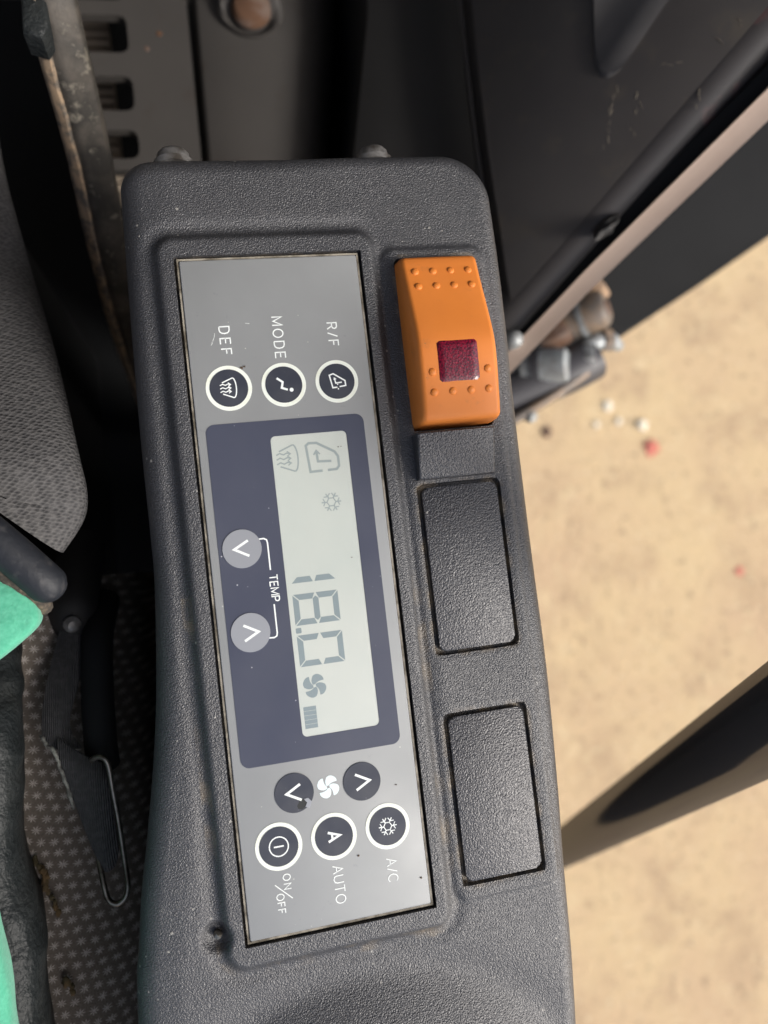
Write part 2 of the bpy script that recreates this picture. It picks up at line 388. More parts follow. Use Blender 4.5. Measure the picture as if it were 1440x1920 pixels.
def prism(bm, poly, z0, z1, bev=0.0, seg=2):
    """poly: list of (x,y); z0/z1 numbers or functions of (x,y)"""
    f0 = z0 if callable(z0) else (lambda x, y: z0)
    f1 = z1 if callable(z1) else (lambda x, y: z1)
    lo = [bm.verts.new((x, y, f0(x, y))) for x, y in poly]
    hi = [bm.verts.new((x, y, f1(x, y))) for x, y in poly]
    n = len(poly)
    top = bm.faces.new(hi); bot = bm.faces.new(lo[::-1])
    for i in range(n): bm.faces.new((lo[i], lo[(i + 1) % n], hi[(i + 1) % n], hi[i]))
    if bev:
        bmesh.ops.bevel(bm, geom=list(top.edges), offset=bev, segments=seg, profile=0.5, affect='EDGES', clamp_overlap=True)

def rrect(x0, x1, y0, y1, r, n=5):
    p = []
    for cx, cy, a in ((x1 - r, y1 - r, 0), (x0 + r, y1 - r, 90), (x0 + r, y0 + r, 180), (x1 - r, y0 + r, 270)):
        for i in range(n + 1):
            t = math.radians(a + 90 * i / n); p.append((cx + r * math.cos(t), cy + r * math.sin(t)))
    return p

def circle(cx, cy, r, n=40, a0=0, a1=360):
    k = n if a1 - a0 == 360 else n + 1
    return [(cx + r * math.cos(math.radians(a0 + (a1 - a0) * i / n)), cy + r * math.sin(math.radians(a0 + (a1 - a0) * i / n))) for i in range(k)]

def ribbon(bm, pts, wd, z0, z1, closed=False):
    """flat stroke of width wd along pts, lying between heights z0 and z1"""
    P = [Vector((p[0], p[1])) for p in pts]; n = len(P); L = []; Rr = []
    for i in range(n):
        if closed: a, b_ = P[i - 1], P[(i + 1) % n]
        else: a, b_ = P[max(i - 1, 0)], P[min(i + 1, n - 1)]
        d1 = (P[i] - a); d2 = (b_ - P[i])
        if d1.length < 1e-9: d1 = d2
        if d2.length < 1e-9: d2 = d1
        d1 = d1.normalized(); d2 = d2.normalized()
        n1 = Vector((-d1.y, d1.x)); n2 = Vector((-d2.y, d2.x)); nn = n1 + n2
        if nn.length < 1e-6: nn = n1
        nn.normalize(); k = wd / 2 / max(0.45, nn.dot(n1))
        L.append(P[i] + nn * k); Rr.append(P[i] - nn * k)
    q = []
    for i in range(n):
        q.append([bm.verts.new((L[i].x, L[i].y, z0)), bm.verts.new((Rr[i].x, Rr[i].y, z0)),
                  bm.verts.new((L[i].x, L[i].y, z1)), bm.verts.new((Rr[i].x, Rr[i].y, z1))])
    for i in range(n if closed else n - 1):
        a = q[i]; b_ = q[(i + 1) % n]
        bm.faces.new((a[2], a[3], b_[3], b_[2])); bm.faces.new((a[0], b_[0], b_[1], a[1]))
        bm.faces.new((a[0], a[2], b_[2], b_[0])); bm.faces.new((a[1], b_[1], b_[3], a[3]))
    if not closed:
        for a in (q[0], q[-1]): bm.faces.new((a[0], a[1], a[3], a[2]))

def tube(bm, pts, rad, n=12, caps=True, flat=1.0):
    P = [Vector(p) for p in pts]; rings = []
    up = Vector((0.13, 0.21, 0.97)).normalized()
    for i, p in enumerate(P):
        d = (P[min(i + 1, len(P) - 1)] - P[max(i - 1, 0)]).normalized()
        a = d.cross(up)
        if a.length < 1e-4: a = d.cross(Vector((1, 0, 0)))
        a.normalize(); b_ = a.cross(d).normalized()
        r = rad[i] if isinstance(rad, (list, tuple)) else rad
        rings.append([bm.verts.new(p + a * (r * math.cos(2 * PI * k / n)) + b_ * (r * flat * math.sin(2 * PI * k / n))) for k in range(n)])
    for i in range(len(rings) - 1):
        for k in range(n):
            bm.faces.new((rings[i][k], rings[i][(k + 1) % n], rings[i + 1][(k + 1) % n], rings[i + 1][k]))
    if caps:
        bm.faces.new(rings[0][::-1]); bm.faces.new(rings[-1])

def smoothpath(pts, n=8):
    P = [Vector(p) for p in pts]; out = []
    for i in range(len(P) - 1):
        p0 = P[max(i - 1, 0)]; p1 = P[i]; p2 = P[i + 1]; p3 = P[min(i + 2, len(P) - 1)]
        for k in range(n):
            t = k / n
            out.append(0.5 * ((2 * p1) + (p2 - p0) * t + (2 * p0 - 5 * p1 + 4 * p2 - p3) * t * t + (-p0 + 3 * p1 - 3 * p2 + p3) * t ** 3))
    out.append(P[-1]); return out

def loft(bm, rows):
    vs = [[bm.verts.new(p) for p in r] for r in rows]
    for i in range(len(vs) - 1):
        for k in range(len(vs[i]) - 1):
            bm.faces.new((vs[i][k], vs[i][k + 1], vs[i + 1][k + 1], vs[i + 1][k]))
    return vs

def sstep(a, b_, x):
    t = min(1.0, max(0.0, (x - a) / (b_ - a))); return t * t * (3 - 2 * t)

def interp(tab, y):
    if y >= tab[0][0]: return tab[0][1]
    for (ya, xa), (yb, xb) in zip(tab, tab[1:]):
        if yb <= y <= ya:
            t = (ya - y) / (ya - yb); return xa + (xb - xa) * t
    return tab[-1][1]

def smooth_tab(tab):
    pts = smoothpath([(a, b_, 0) for a, b_ in tab], 6)
    return [(p.x, p.y) for p in pts]

def rect_sd(x, y, x0, x1, y0, y1, r):
    cx, cy = (x0 + x1) / 2, (y0 + y1) / 2
    dx = abs(x - cx) - (x1 - x0) / 2 + r; dy = abs(y - cy) - (y1 - y0) / 2 + r
    return math.hypot(max(dx, 0), max(dy, 0)) + min(max(dx, dy), 0) - r

# ------------------------------------------------------------------ setting: ground and cab floor
bm = bmesh.new()
G = 60000
vs = [bm.verts.new((x, y, -1500)) for x, y in ((-G, -G), (G, -G), (G, G), (-G, G))]; bm.faces.new(vs)
tag(finish('ground', bm, M['ground'], origin=(0, 0, -1500), smooth=False), kind='structure')
bm = bmesh.new()
prism(bm, [(-700, -520), (185, -520), (185, 700), (-700, 700)], -450, -430)
tag(finish('cab_floor', bm, M['black'], origin=(0, 0, -450), smooth=False), kind='structure')

bm = bmesh.new(); prism(bm, [(-900, -110), (230, -110), (320, 120), (320, 520), (-900, 520)], 850, 880)  # unseen roof slab, added to keep sky light off the rear
tag(finish('added_shade_roof', bm, M['shade_panel'], origin=(0, 0, 850), smooth=False), kind='structure')
bm = bmesh.new(); prism(bm, [(-900, 500), (320, 500), (320, 520), (-900, 520)], -450, 850)  # unseen wall, added to darken the rear corner
tag(finish('added_rear_blocker', bm, M['shade_panel'], origin=(0, 500, -450), smooth=False), kind='structure')
bm = bmesh.new(); prism(bm, [(300, 200), (320, 200), (320, 500), (300, 500)], -60, 850)  # unseen panel on the right, added to cut sunlight towards the rear
tag(finish('added_sun_blocker', bm, M['shade_panel'], origin=(310, 200, -60), smooth=False), kind='structure')

bm = bmesh.new(); prism(bm, [(-560, -160), (-540, -160), (-540, 500), (-560, 500)], -430, 280)  # unseen low panel, added to hold back light from the left
tag(finish('added_left_blocker', bm, M['shade_panel'], origin=(-550, 200, -430), smooth=False), kind='structure')

# ------------------------------------------------------------------ console shell
YT = 134.5; YB = -190.0
LEFT = smooth_tab([(134.5, -42.5), (120, -42.6), (96, -43.2), (51, -44.0), (20, -44.0), (4, -44.3), (-26, -46.8), (-48, -49.8), (-70, -53.8), (-84, -56.6), (-99, -58.8), (-116, -60.8), (-190, -64)])
RIGHT = smooth_tab([(134.5, 75.2), (103, 76.0), (76, 76.0), (50, 75.4), (21, 75.2), (0, 75.2), (-37, 75.4), (-74, 74.2), (-97, 73.0), (-123, 72.0), (-145, 70.8), (-190, 69)])
RCL, RCR = 9.0, 16.0
def corner_in(y, r):
    t = r - (YT - y)
    return 0.0 if t <= 0 else r - math.sqrt(max(0.0, r * r - t * t))
SLOT = (-28.5, 28.5, -101.4, 101.4)
WELL = (39.2, 65.6, 43.0, 98.6)
B1 = (38.0, 65.4, -27.4, 26.2); B2 = (37.8, 65.0, -97.8, -45.3)
SURF = -1.5
def edge_round(d, r):
    if d >= r: return 0.0
    d = max(d, 0.0); return -(r - math.sqrt(max(0.0, r * r - (r - d) ** 2)))
def height(x, y, dl, dr, dt, dl0):
    z = SURF; dust = 0.0
    # platform round the control panel
    sd = rect_sd(x, y, -33.4, 32.4, -107.2, 107.4, 5.0)
    z += 2.0 * (1 - sstep(-1.2, 1.9, sd))
    # shallow trough left of it
    z -= 0.55 * math.exp(-((sd - 3.2) / 2.2) ** 2)
    if 0.2 < sd < 3.5 and y < 0: dust += 0.35 * (0.5 + 0.5 * math.sin(y * 0.11 + x * 0.3))
    # low rise along the switch column
    sw = rect_sd(x, y, 35.6, 68.6, -101.5, 101.5, 4.0)
    z += 0.8 * (1 - sstep(-0.6, 1.6, sw))
    # joystick mound at the near end
    r = math.hypot((x - 4) / 1.12, y + 178)
    z += 6.0 * (1 - sstep(40, 61, r)) - 1.0 * math.exp(-((r - 63) / 6) ** 2)
    r2 = math.hypot(x - 14, y + 186)
    z += 2.5 * (1 - sstep(44, 50, r2))
    # small broken screw recess by the corner
    rh = math.hypot(x + 36.2, y + 97.5)
    z -= 2.2 * (1 - sstep(2.2, 5.2, rh))
    # pockets
    if rect_sd(x, y, *SLOT, 0.4) < 0: z = -4.0; dust = 0.8
    for Bq in (B1, B2):
        sdq = rect_sd(x, y, *Bq, 2.6)
        if sdq < 0:
            z = SURF + 0.8 - 2.6; dust = 1.0
        elif sdq < 1.4: dust = max(dust, 0.55 * (1 - sdq / 1.4)); z -= 0.25 * (1 - sdq / 1.4)
    sdw = rect_sd(x, y, *WELL, 2.0)
    if sdw < 0: z = -9.0
    elif sdw < 1.2: dust = max(dust, 0.4)
    # outline roll-off
    dl2 = dl; dr2 = dr
    rt_ = 7.0 - 1.5 * sstep(0, 40, x)
    e = edge_round(dl2, 7.0) + edge_round(dr2, 5.5) + edge_round(dt, rt_)
    # long soft shoulder on the seat side
    e -= 1.6 * (1 - sstep(0, 15, dl0))
    return z + e, dust

def lines(lo, hi, step, sharp, dense=()):
    L = []
    v = lo
    while v < hi: L.append(v); v += step
    L.append(hi)
    for s_ in sharp:
        L = [q for q in L if abs(q - s_) > 0.28]
        L += [s_ - 0.07, s_ + 0.07]
    L += list(dense)
    return sorted(L)
XS = lines(-37.0, 69.5, 0.62, [SLOT[0], SLOT[1], WELL[0], WELL[1], B1[0], B1[1], B2[0], B2[1]])
YS = lines(YB, 112.0, 0.62, [SLOT[2], SLOT[3], WELL[2], WELL[3], B1[2], B1[3], B2[2], B2[3]])
yy = 112.62
while yy < YT - 7: YS.append(yy); yy += 0.7
YS += [YT - v for v in (6.6, 6.0, 5.4, 4.8, 4.2, 3.6, 3.0, 2.5, 2.0, 1.6, 1.2, 0.85, 0.55, 0.3, 0.12, 0.0)]
EO = [0, 0.05, 0.15, 0.35, 0.65, 1.0, 1.5, 2.0, 2.6, 3.3, 4.0]
def row_x(y):
    xl = interp(LEFT, min(y, 112)); xr = interp(RIGHT, min(y, 112))
    a = [xl + e for e in EO] ; k = max(1, round((-37.0 - (xl + 4.0)) / 0.8)); k = 22
    a += [xl + 4.0 + (-37.0 - xl - 4.0) * (i + 1) / k for i in range(k - 1)] if -37 - xl > 4.2 else [xl + 4.0 + (-37.0 - xl - 4.0) * (i + 1) / k for i in range(k - 1)]
    b_ = [xr - e for e in EO][::-1]
    k2 = 6
    c_ = [69.5 + (xr - 4.0 - 69.5) * (i + 1) / k2 for i in range(k2 - 1)]
    xs = a + XS + c_ + b_
    if y > 112:
        nl = interp(LEFT, y) + corner_in(y, RCL); nr = interp(RIGHT, y) - corner_in(y, RCR)
        xs = [nl + (q - xl) / (xr - xl) * (nr - nl) for q in xs]
    return xs
console = thing('side_console', 'black grained plastic side console with control panel and orange switch set in it', 'console', (10, -20, -430))
bm = bmesh.new(); dl_layer = bm.verts.layers.float.new('dust')
grid = []
for y in YS:
    xs = row_x(y); x0, x1 = xs[0], xs[-1]; r_ = []
    lx = interp(LEFT, y); rx = interp(RIGHT, y)
    for x in xs:
        dl = x - lx; dr = rx - x; dt = YT - y
        # rounded plan corners
        if dl < RCL and dt < RCL:
            q = RCL - math.hypot(RCL - dl, RCL - dt); dl, dt = q, 99
        elif dr < RCR and dt < RCR:
            q = RCR - math.hypot(RCR - dr, RCR - dt); dr, dt = q, 99
        z, du = height(x, y, dl, dr, dt, x - lx)
        v = bm.verts.new((x, y, z)); v[dl_layer] = du; r_.append(v)
    grid.append(r_)
for i in range(len(grid) - 1):
    for k in range(len(grid[i]) - 1):
        bm.faces.new((grid[i][k], grid[i][k + 1], grid[i + 1][k + 1], grid[i + 1][k]))
loop = [r_[0] for r_ in grid] + grid[-1][1:] + [r_[-1] for r_ in grid[::-1]][1:] + grid[0][::-1][1:-1]
prev = loop
for zz, dr_ in ((-22, 0.012), (-60, 0.03), (-150, 0.05)):
    new = []
    for v in loop:
        c_ = Vector((v.co.x, v.co.y, zz))
        sgn = -1 if v.co.x < 10 else 1
        c_.x += sgn * (-zz) * (0.035 if sgn < 0 else -0.04)
        new.append(bm.verts.new(c_))
    for i in range(len(loop)):
        bm.faces.new((prev[i], prev[(i + 1) % len(loop)], new[(i + 1) % len(loop)], new[i]))
    prev = new
finish('shell', bm, M['console'], console, angle=40)
bm = bmesh.new(); prism(bm, [(-30, -150), (48, -150), (48, 95), (-30, 95)], -430, -60)
finish('pedestal', bm, M['black'], console, smooth=False)

# blank covers sitting in their grooves
for k, Bq in enumerate((B1, B2)):
    bm = bmesh.new()
    x0, x1, y0, y1 = Bq[0] + 1.35, Bq[1] - 1.35, Bq[2] + 1.25, Bq[3] - 1.25
    prism(bm, rrect(x0, x1, y0, y1, 1.8), SURF + 0.8 - 2.55, SURF + 0.8 + (0.1 if k == 0 else 0.0), 0.7, 3)
    o = finish('blank_cover', bm, M['cover'], console, angle=50)
    o['label'] = ('upper grained blank cover below the orange switch', 'lower grained blank cover near the black rail')[k]
# raised black filler block below the rocker
bm = bmesh.new()
zt = lambda x, y: 5.6 - (42.0 - y) * 0.24 if y > 30 else 5.6 - 12 * 0.24 - (30 - y) * 1.2
prism(bm, [(38.4, 27.4), (63.2, 27.4), (63.2, 41.6), (38.4, 41.6)], -2.5, lambda x, y: 6.4 if y > 35 else 2.2, 0.7, 3)
finish('filler_block', bm, M['cover'], console, angle=50)
# screw heads on the rear end face
for k, (bx, sc) in enumerate(((-25.6, 1.0), (38.4, 1.0))):
    bm = bmesh.new()
    tube(bm, [(bx, 133.6, -9.5), (bx, 135.4, -9.5), (bx, 135.6, -9.5), (bx, 137.8, -9.5), (bx, 138.9, -9.5), (bx, 139.4, -9.5)], [6.2, 6.2, 5.2, 5.0, 4.0, 1.8], 18)
    finish('screw_head', bm, M['bolt'], console, angle=40)
# broken screw stub in the small recess
bm = bmesh.new()
tube(bm, [(-36.0, -97.5, -5.0), (-35.9, -97.2, -2.4), (-35.7, -96.6, -1.7)], [1.5, 1.3, 0.6], 8)
finish('screw_stub', bm, M['wire'], console)

# ------------------------------------------------------------------ control panel
panel = thing('climate_control_panel', 'silver grey climate control panel with dark display surround, round buttons and white legends', 'control panel', (0, 0, -4))
bm = bmesh.new(); prism(bm, rrect(-27, 27, -100.1, 100.1, 0.5, 2), -3.9, -0.0, 0.25, 2)
finish('faceplate', bm, M['overlay'], panel, angle=50)
bm = bmesh.new()
ribbon(bm, [(-27.45, -100.55), (27.45, -100.55), (27.45, 100.55), (-27.45, 100.55)], 0.6, -3.9, -0.45, True)
finish('edge_frame', bm, M['overlay_edge'], panel, smooth=False)
# dark display surround with its window opening
def plate_with_holes(bm, outer, holes, z0, z1):
    def lp(poly, z):
        v = [bm.verts.new((x, y, z)) for x, y in poly]
        return v, [bm.edges.new((v[i], v[(i + 1) % len(v)])) for i in range(len(v))]
    ed = []; loops = []
    for poly in [outer] + holes:
        v, e = lp(poly, z1); ed += e; loops.append(v)
    bmesh.ops.triangle_fill(bm, use_beauty=True, use_dissolve=False, edges=ed)
    for v in loops:
        lo = [bm.verts.new((q.co.x, q.co.y, z0)) for q in v]
        for i in range(len(v)):
            bm.faces.new((v[i], v[(i + 1) % len(v)], lo[(i + 1) % len(v)], lo[i]))
bm = bmesh.new()
plate_with_holes(bm, rrect(-24.4, 23.4, -51.4, 50.0, 2.6, 6), [rrect(-5.75, 17.6, -45.1, 45.1, 1.5, 5)], 0.0, 0.14)
finish('display_surround', bm, M['bezel'], panel, smooth=False)
bm = bmesh.new(); prism(bm, rrect(-5.7, 17.55, -45.05, 45.05, 1.45, 5), 0.004, 0.03)
lcd = finish('display', bm, M['lcd'], panel, smooth=False)
bm = bmesh.new(); prism(bm, rrect(-5.72, 17.57, -45.07, 45.07, 1.47, 5), 0.10, 0.13)
finish('display_window', bm, M['window'], lcd, smooth=False)

Z0, Z1 = 0.005, 0.07     # printed legends on the faceplate
GL = {
 'D': (.70, [[(0, 0), (0, 1), (.32, 1), (.52, .94), (.65, .78), (.70, .5), (.65, .22), (.52, .06), (.32, 0), (0, 0)]]),
 'E': (.58, [[(.58, 1), (0, 1), (0, 0), (.58, 0)], [(0, .52), (.5, .52)]]),
 'F': (.56, [[(.56, 1), (0, 1), (0, 0)], [(0, .52), (.48, .52)]]),
 'M': (.84, [[(0, 0), (0, 1), (.42, .12), (.84, 1), (.84, 0)]]),
 'O': (.84, [[(.42 + .42 * math.cos(2 * PI * i / 20), .5 + .5 * math.sin(2 * PI * i / 20)) for i in range(21)]]),
 'R': (.64, [[(0, 0), (0, 1), (.38, 1), (.54, .93), (.60, .76), (.54, .58), (.38, .5), (0, .5)], [(.34, .5), (.64, 0)]]),
 '/': (.40, [[(0, 0), (.40, 1)]]),
 'T': (.68, [[(0, 1), (.68, 1)], [(.34, 1), (.34, 0)]]),
 'P': (.60, [[(0, 0), (0, 1), (.38, 1), (.54, .93), (.60, .74), (.54, .55), (.38, .48), (0, .48)]]),
 'N': (.70, [[(0, 0), (0, 1), (.70, 0), (.70, 1)]]),
 'A': (.74, [[(0, 0), (.37, 1), (.74, 0)], [(.14, .36), (.60, .36)]]),
 'U': (.70, [[(0, 1), (0, .32), (.08, .1), (.35, 0), (.62, .1), (.70, .32), (.70, 1)]]),
 'C': (.76, [[(.38 + .42 * math.cos(math.radians(a)), .5 + .5 * math.sin(math.radians(a))) for a in range(45, 320, 18)]]),
}
def legend(txt, xc, y0, y1, cap, wd, m):
    """letters read down the panel (tops towards +x), between y0 (start) and y1 (end)"""
    total = sum(GL[c][0] for c in txt) * cap
    gap = (abs(y1 - y0) - total) / max(1, len(txt) - 1)
    pos = y0; sgn = -1
    bm = bmesh.new()
    for c in txt:
        wdt, strokes = GL[c]
        for st in strokes:
            ribbon(bm, [(xc - cap / 2 + gy * cap, pos + sgn * gx * cap) for gx, gy in st], wd, Z0, Z1)
        pos += sgn * (wdt * cap + gap)
    return finish('lettering', bm, m, panel, smooth=False)
legend('DEF', -15.9, 79.5, 71.0, 3.0, 0.36, M['white_print'])
legend('MODE', 0.1, 81.6, 68.9, 3.0, 0.36, M['white_print'])
legend('R/F', 16.8, 78.9, 71.7, 3.0, 0.36, M['white_print'])
legend('A/C', 16.4, -84.6, -91.6, 2.9, 0.28, M['white_print'])
legend('AUTO', 0.2, -83.7, -94.5, 2.9, 0.28, M['white_print'])
legend('ON', -14.8, -83.2, -87.4, 2.1, 0.26, M['white_print'])
legend('OFF', -17.2, -88.5, -94.0, 2.1, 0.26, M['white_print'])
bm = bmesh.new(); ribbon(bm, [(-18.4, -85.7), (-13.7, -90.3)], 0.26, Z0, Z1); finish('lettering', bm, M['white_print'], panel, smooth=False)

# round buttons
def icon_paths(kind):
    s = []
    if kind == 'defrost':
        arc = [(1.25 + 0.95 * math.cos(math.radians(a)), 3.0 * math.sin(math.radians(a))) for a in range(-90, 91, 15)]
        s.append((arc, .36)); s.append(([(1.25, 3.0), (-1.9, 1.7)], .36)); s.append(([(1.25, -3.0), (-1.9, -1.7)], .36))
        for o_ in (1.05, 0, -1.05):
            s.append(([(-2.6, o_ - .15), (-1.8, o_ + .22), (-1.0, o_ - .15), (-.2, o_ + .2), (.6, o_)], .32))
            s.append(([(-.15, o_ + .6), (.6, o_), (-.15, o_ - .5)], .26))
    elif kind == 'mode':
        s.append(([(-2.0, 2.1), (-.3, .8), (-.75, -.95), (1.0, -1.65)], .66))
    elif kind == 'car':
        s.append(([(-.1, -1.85), (-1.5, -1.95), (-2.2, 2.0), (-.95, 2.4), (2.5, .05), (2.55, -1.5), (.6, -1.75)], .42))
        s.append(([(-.75, 1.0), (-.45, -.55), (1.45, -.4)], .42))
        s.append(([(-.9, .4), (-.75, 1.05), (-.2, .6)], .3))
        s.append(([(-.1, -1.0), (.25, -1.0)], .36)); s.append(([(.0, -2.4), (.35, -2.4)], .36))
    elif kind == 'snow':
        s.append(([(1.25 * math.cos(PI / 3 * i), 1.25 * math.sin(PI / 3 * i)) for i in range(7)], .26))
        for i in range(6):
            a = PI / 3 * i + PI / 6 * 0
            cx, cy = math.cos(a), math.sin(a)
            s.append(([(1.2 * cx, 1.2 * cy), (2.75 * cx, 2.75 * cy)], .3))
            for sg in (-1, 1):
                q = a + sg * .42
                s.append(([(1.75 * cx, 1.75 * cy), (2.5 * math.cos(q), 2.5 * math.sin(q))], .26))
    elif kind == 'A':
        s.append(([(-1.75, 1.35), (1.75, .1), (-1.75, -1.35)], .72)); s.append(([(-.55, .75), (-.55, -.75)], .6))
    elif kind == 'power':
        s.append((circle(0, 0, 2.75, 36), .34)); s.append(([(-1.45, 0), (1.45, 0)], .42))
    elif kind == 'down':
        s.append(([(1.9, 2.3), (-2.3, 0), (1.9, -2.3)], .72))
    elif kind == 'up':
        s.append(([(-1.9, 2.3), (2.3, 0), (-1.9, -2.3)], .72))
    return s
def draw_icon(bm, kind, cx, cy, z0, z1, k=1.0, kw=1.0):
    for i, (pts, wd) in enumerate(icon_paths(kind)):
        closed = kind == 'power' and i == 0
        zz = z1 + 0.004 * (i % 4)
        ribbon(bm, [(cx + x * k, cy + y * k) for x, y in pts], wd * k * kw, z0, zz, closed)
    if kind == 'mode': prism(bm, circle(cx + 2.15 * k, cy - 1.75 * k, .62 * k, 14), z0, z1 + 0.003)
def ring_button(x, y, r, kind, label):
    bm = bmesh.new(); prism(bm, circle(x, y, r - 1.15, 40), 0.003, 0.20, 0.12, 2)
    b_ = finish('button', bm, M['button'], panel, origin=(x, y, 0)); b_['label'] = label
    bm = bmesh.new(); ribbon(bm, circle(x, y, r - 0.62, 48), 1.24, 0.003, 0.11, True)
    finish('ring', bm, M['ring'], b_, smooth=False)
    bm = bmesh.new(); draw_icon(bm, kind, x, y, 0.15, 0.23)
    finish('symbol', bm, M['white_print'], b_, smooth=False)
ring_button(-16.3, 60.7, 6.85, 'defrost', 'round dark defrost button with pale ring')
ring_button(0.15, 60.6, 6.75, 'mode', 'round dark airflow mode button with seated figure symbol')
ring_button(16.5, 60.5, 6.65, 'car', 'round dark recirculation button with cabin symbol')
ring_button(16.5, -75.1, 6.75, 'snow', 'round dark cooling button with snowflake symbol')
ring_button(0.2, -75.1, 6.8, 'A', 'round dark automatic button with bold A')
ring_button(-16.1, -75.0, 6.85, 'power', 'round dark power button with circle and bar symbol')
def plain_button(x, y, r, kind, m, z, label):
    bm = bmesh.new(); prism(bm, circle(x, y, r, 40), z, z + 0.24, 0.14, 2)
    b_ = finish('button', bm, m, panel, origin=(x, y, 0)); b_['label'] = label
    bm = bmesh.new(); draw_icon(bm, kind, x, y, z + 0.2, z + 0.28)
    finish('symbol', bm, M['white_print'], b_, smooth=False)
    return b_
plain_button(10.3, -60.7, 5.65, 'up', M['button'], 0.003, 'dark fan up button with chevron')
fd = plain_button(-10.0, -60.6, 5.75, 'down', M['button'], 0.003, 'dark fan down button with chevron and torn edge')
plain_button(-17.5, 12.4, 5.75, 'down', M['button_grey'], 0.143, 'grey temperature down button')
plain_button(-17.6, -12.4, 5.75, 'up', M['button_grey'], 0.143, 'grey temperature up button')
# torn patch in the fan down button's corner
bm = bmesh.new(); prism(bm, [(-9.6, -64.4), (-8.6, -62.9), (-7.2, -62.7), (-6.4, -63.4), (-6.9, -64.9), (-8.2, -65.7), (-9.4, -65.3)], 0.2, 0.262)
finish('tear', bm, M['char'], fd, smooth=False)
bm = bmesh.new(); prism(bm, [(-7.4, -62.8), (-6.2, -62.6), (-5.2, -63.8), (-6.0, -65.6), (-7.2, -65.0), (-6.6, -63.9)], 0.003, 0.4)
finish('peeled_film', bm, M['button_grey'], fd, smooth=False)
# fan symbol
def fan(bm, cx, cy, r, z0, z1):
    for k in range(4):
        a = PI / 2 * k + 0.25; p = []
        sw = lambda q: 0.95 * (1 - q) ** 1.3
        for q in (0.14, 0.3, 0.5, 0.7, 0.86): p.append((q, a + sw(q) + 0.16 * (0.3 + 0.7 * q)))
        for t in range(7): p.append((1.0 - 0.10 * abs(t / 3 - 1) ** 3, a + 0.24 + (1.30 - 0.24) * t / 6))
        for q in (0.84, 0.66, 0.48, 0.3, 0.16): p.append((q, a + sw(q) + 1.57 - 0.16 * (0.3 + 0.7 * q) - 0.12 * q))
        prism(bm, [(cx + r * q * math.cos(t), cy + r * q * math.sin(t)) for q, t in p], z0, z1)
bm = bmesh.new(); fan(bm, 0.1, -60.6, 3.4, Z0, Z1); finish('fan_symbol', bm, M['pale_print'], panel, smooth=False)
# bracket lines and TEMP
ZB0, ZB1 = 0.142, 0.19
bm = bmesh.new()
ribbon(bm, [(-12.4, 14.7), (-10.9, 14.75), (-10.1, 14.3), (-9.9, 13.3), (-9.9, 5.2)], 0.42, ZB0, ZB1)
ribbon(bm, [(-9.9, -5.0), (-9.9, -13.5), (-10.1, -14.4), (-10.9, -14.8), (-12.4, -14.7)], 0.42, ZB0, ZB1)
finish('bracket_line', bm, M['white_print'], panel, smooth=False)
Z0, Z1 = ZB0, ZB1
legend('TEMP', -9.3, 3.7, -4.1, 2.3, 0.34, M['white_print'])
# liquid crystal symbols
LZ0, LZ1 = 0.031, 0.05
def seg_digit(bm, on, x0, x1, y0, y1, t, z0, z1):
    """x0 foot, x1 head of the digit; y0 its left edge, y1 its right edge (reading down)"""
    xm = (x0 + x1) / 2; g = 0.22
    def hseg(x, edge):      # bar across the digit at height x
        h = t / 2
        if edge == 0: return [(x - h, y0 - t * .15), (x, y0 - g), (x, y1 + g)][:0] or [(x, y0 - t * .55), (x + h, y0 - t), (x + h, y1 + t), (x, y1 + t * .55), (x - h, y1 + t), (x - h, y0 - t)]
        if edge > 0: return [(x1, y0 - g), (x1, y1 + g), (x1 - t, y1 + t + g), (x1 - t, y0 - t - g)]
        return [(x0, y0 - g), (x0 + t, y0 - t - g), (x0 + t, y1 + t + g), (x0, y1 + g)]
    def vseg(y, sgn, a, b_):   # side bar between heights a and b_
        yi = y + sgn * t
        lo_out = a + g; hi_out = b_ - g
        if a == x0: return [(a + g, y), (b_ - g, y), (b_ - t * .45 - g, yi), (a + t + g, yi)]
        return [(a + g, y), (b_ - g, y), (b_ - t - g, yi), (a + t * .45 + g, yi)]
    if 'a' in on: prism(bm, hseg(x1, 1), z0, z1)
    if 'g' in on: prism(bm, hseg(xm, 0), z0, z1)
    if 'd' in on: prism(bm, hseg(x0, -1), z0, z1)
    if 'f' in on: prism(bm, vseg(y0, -1, xm, x1), z0, z1)
    if 'e' in on: prism(bm, vseg(y0, -1, x0, xm), z0, z1)
    if 'b' in on: prism(bm, vseg(y1, 1, xm, x1), z0, z1)
    if 'c' in on: prism(bm, vseg(y1, 1, x0, xm), z0, z1)
for on, y0, y1 in (('bc', 9.4, 0.35), ('abcdefg', -3.0, -12.3), ('abcdef', -15.2, -24.6)):
    bm = bmesh.new(); seg_digit(bm, on, -4.3, 9.4, y0, y1, 1.75, LZ0, LZ1)
    finish('digit', bm, M['lcd_dark'], lcd, smooth=False)
bm = bmesh.new(); prism(bm, rrect(-4.4, -2.7, -14.6, -13.0, .3), LZ0, LZ1); finish('decimal_point', bm, M['lcd_dark'], lcd, smooth=False)
bm = bmesh.new(); fan(bm, -0.6, -30.6, 3.6, LZ0, LZ1); finish('fan_symbol', bm, M['lcd_dark'], lcd, smooth=False)
bm = bmesh.new(); [prism(bm, [(-4.7, -36.4 - 1.3 * k), (-0.9, -36.4 - 1.3 * k), (-0.9, -37.62 - 1.3 * k), (-4.7, -37.62 - 1.3 * k)], LZ0, LZ1) for k in range(5)]; finish('fan_level_bar', bm, M['lcd_dark'], lcd, smooth=False)
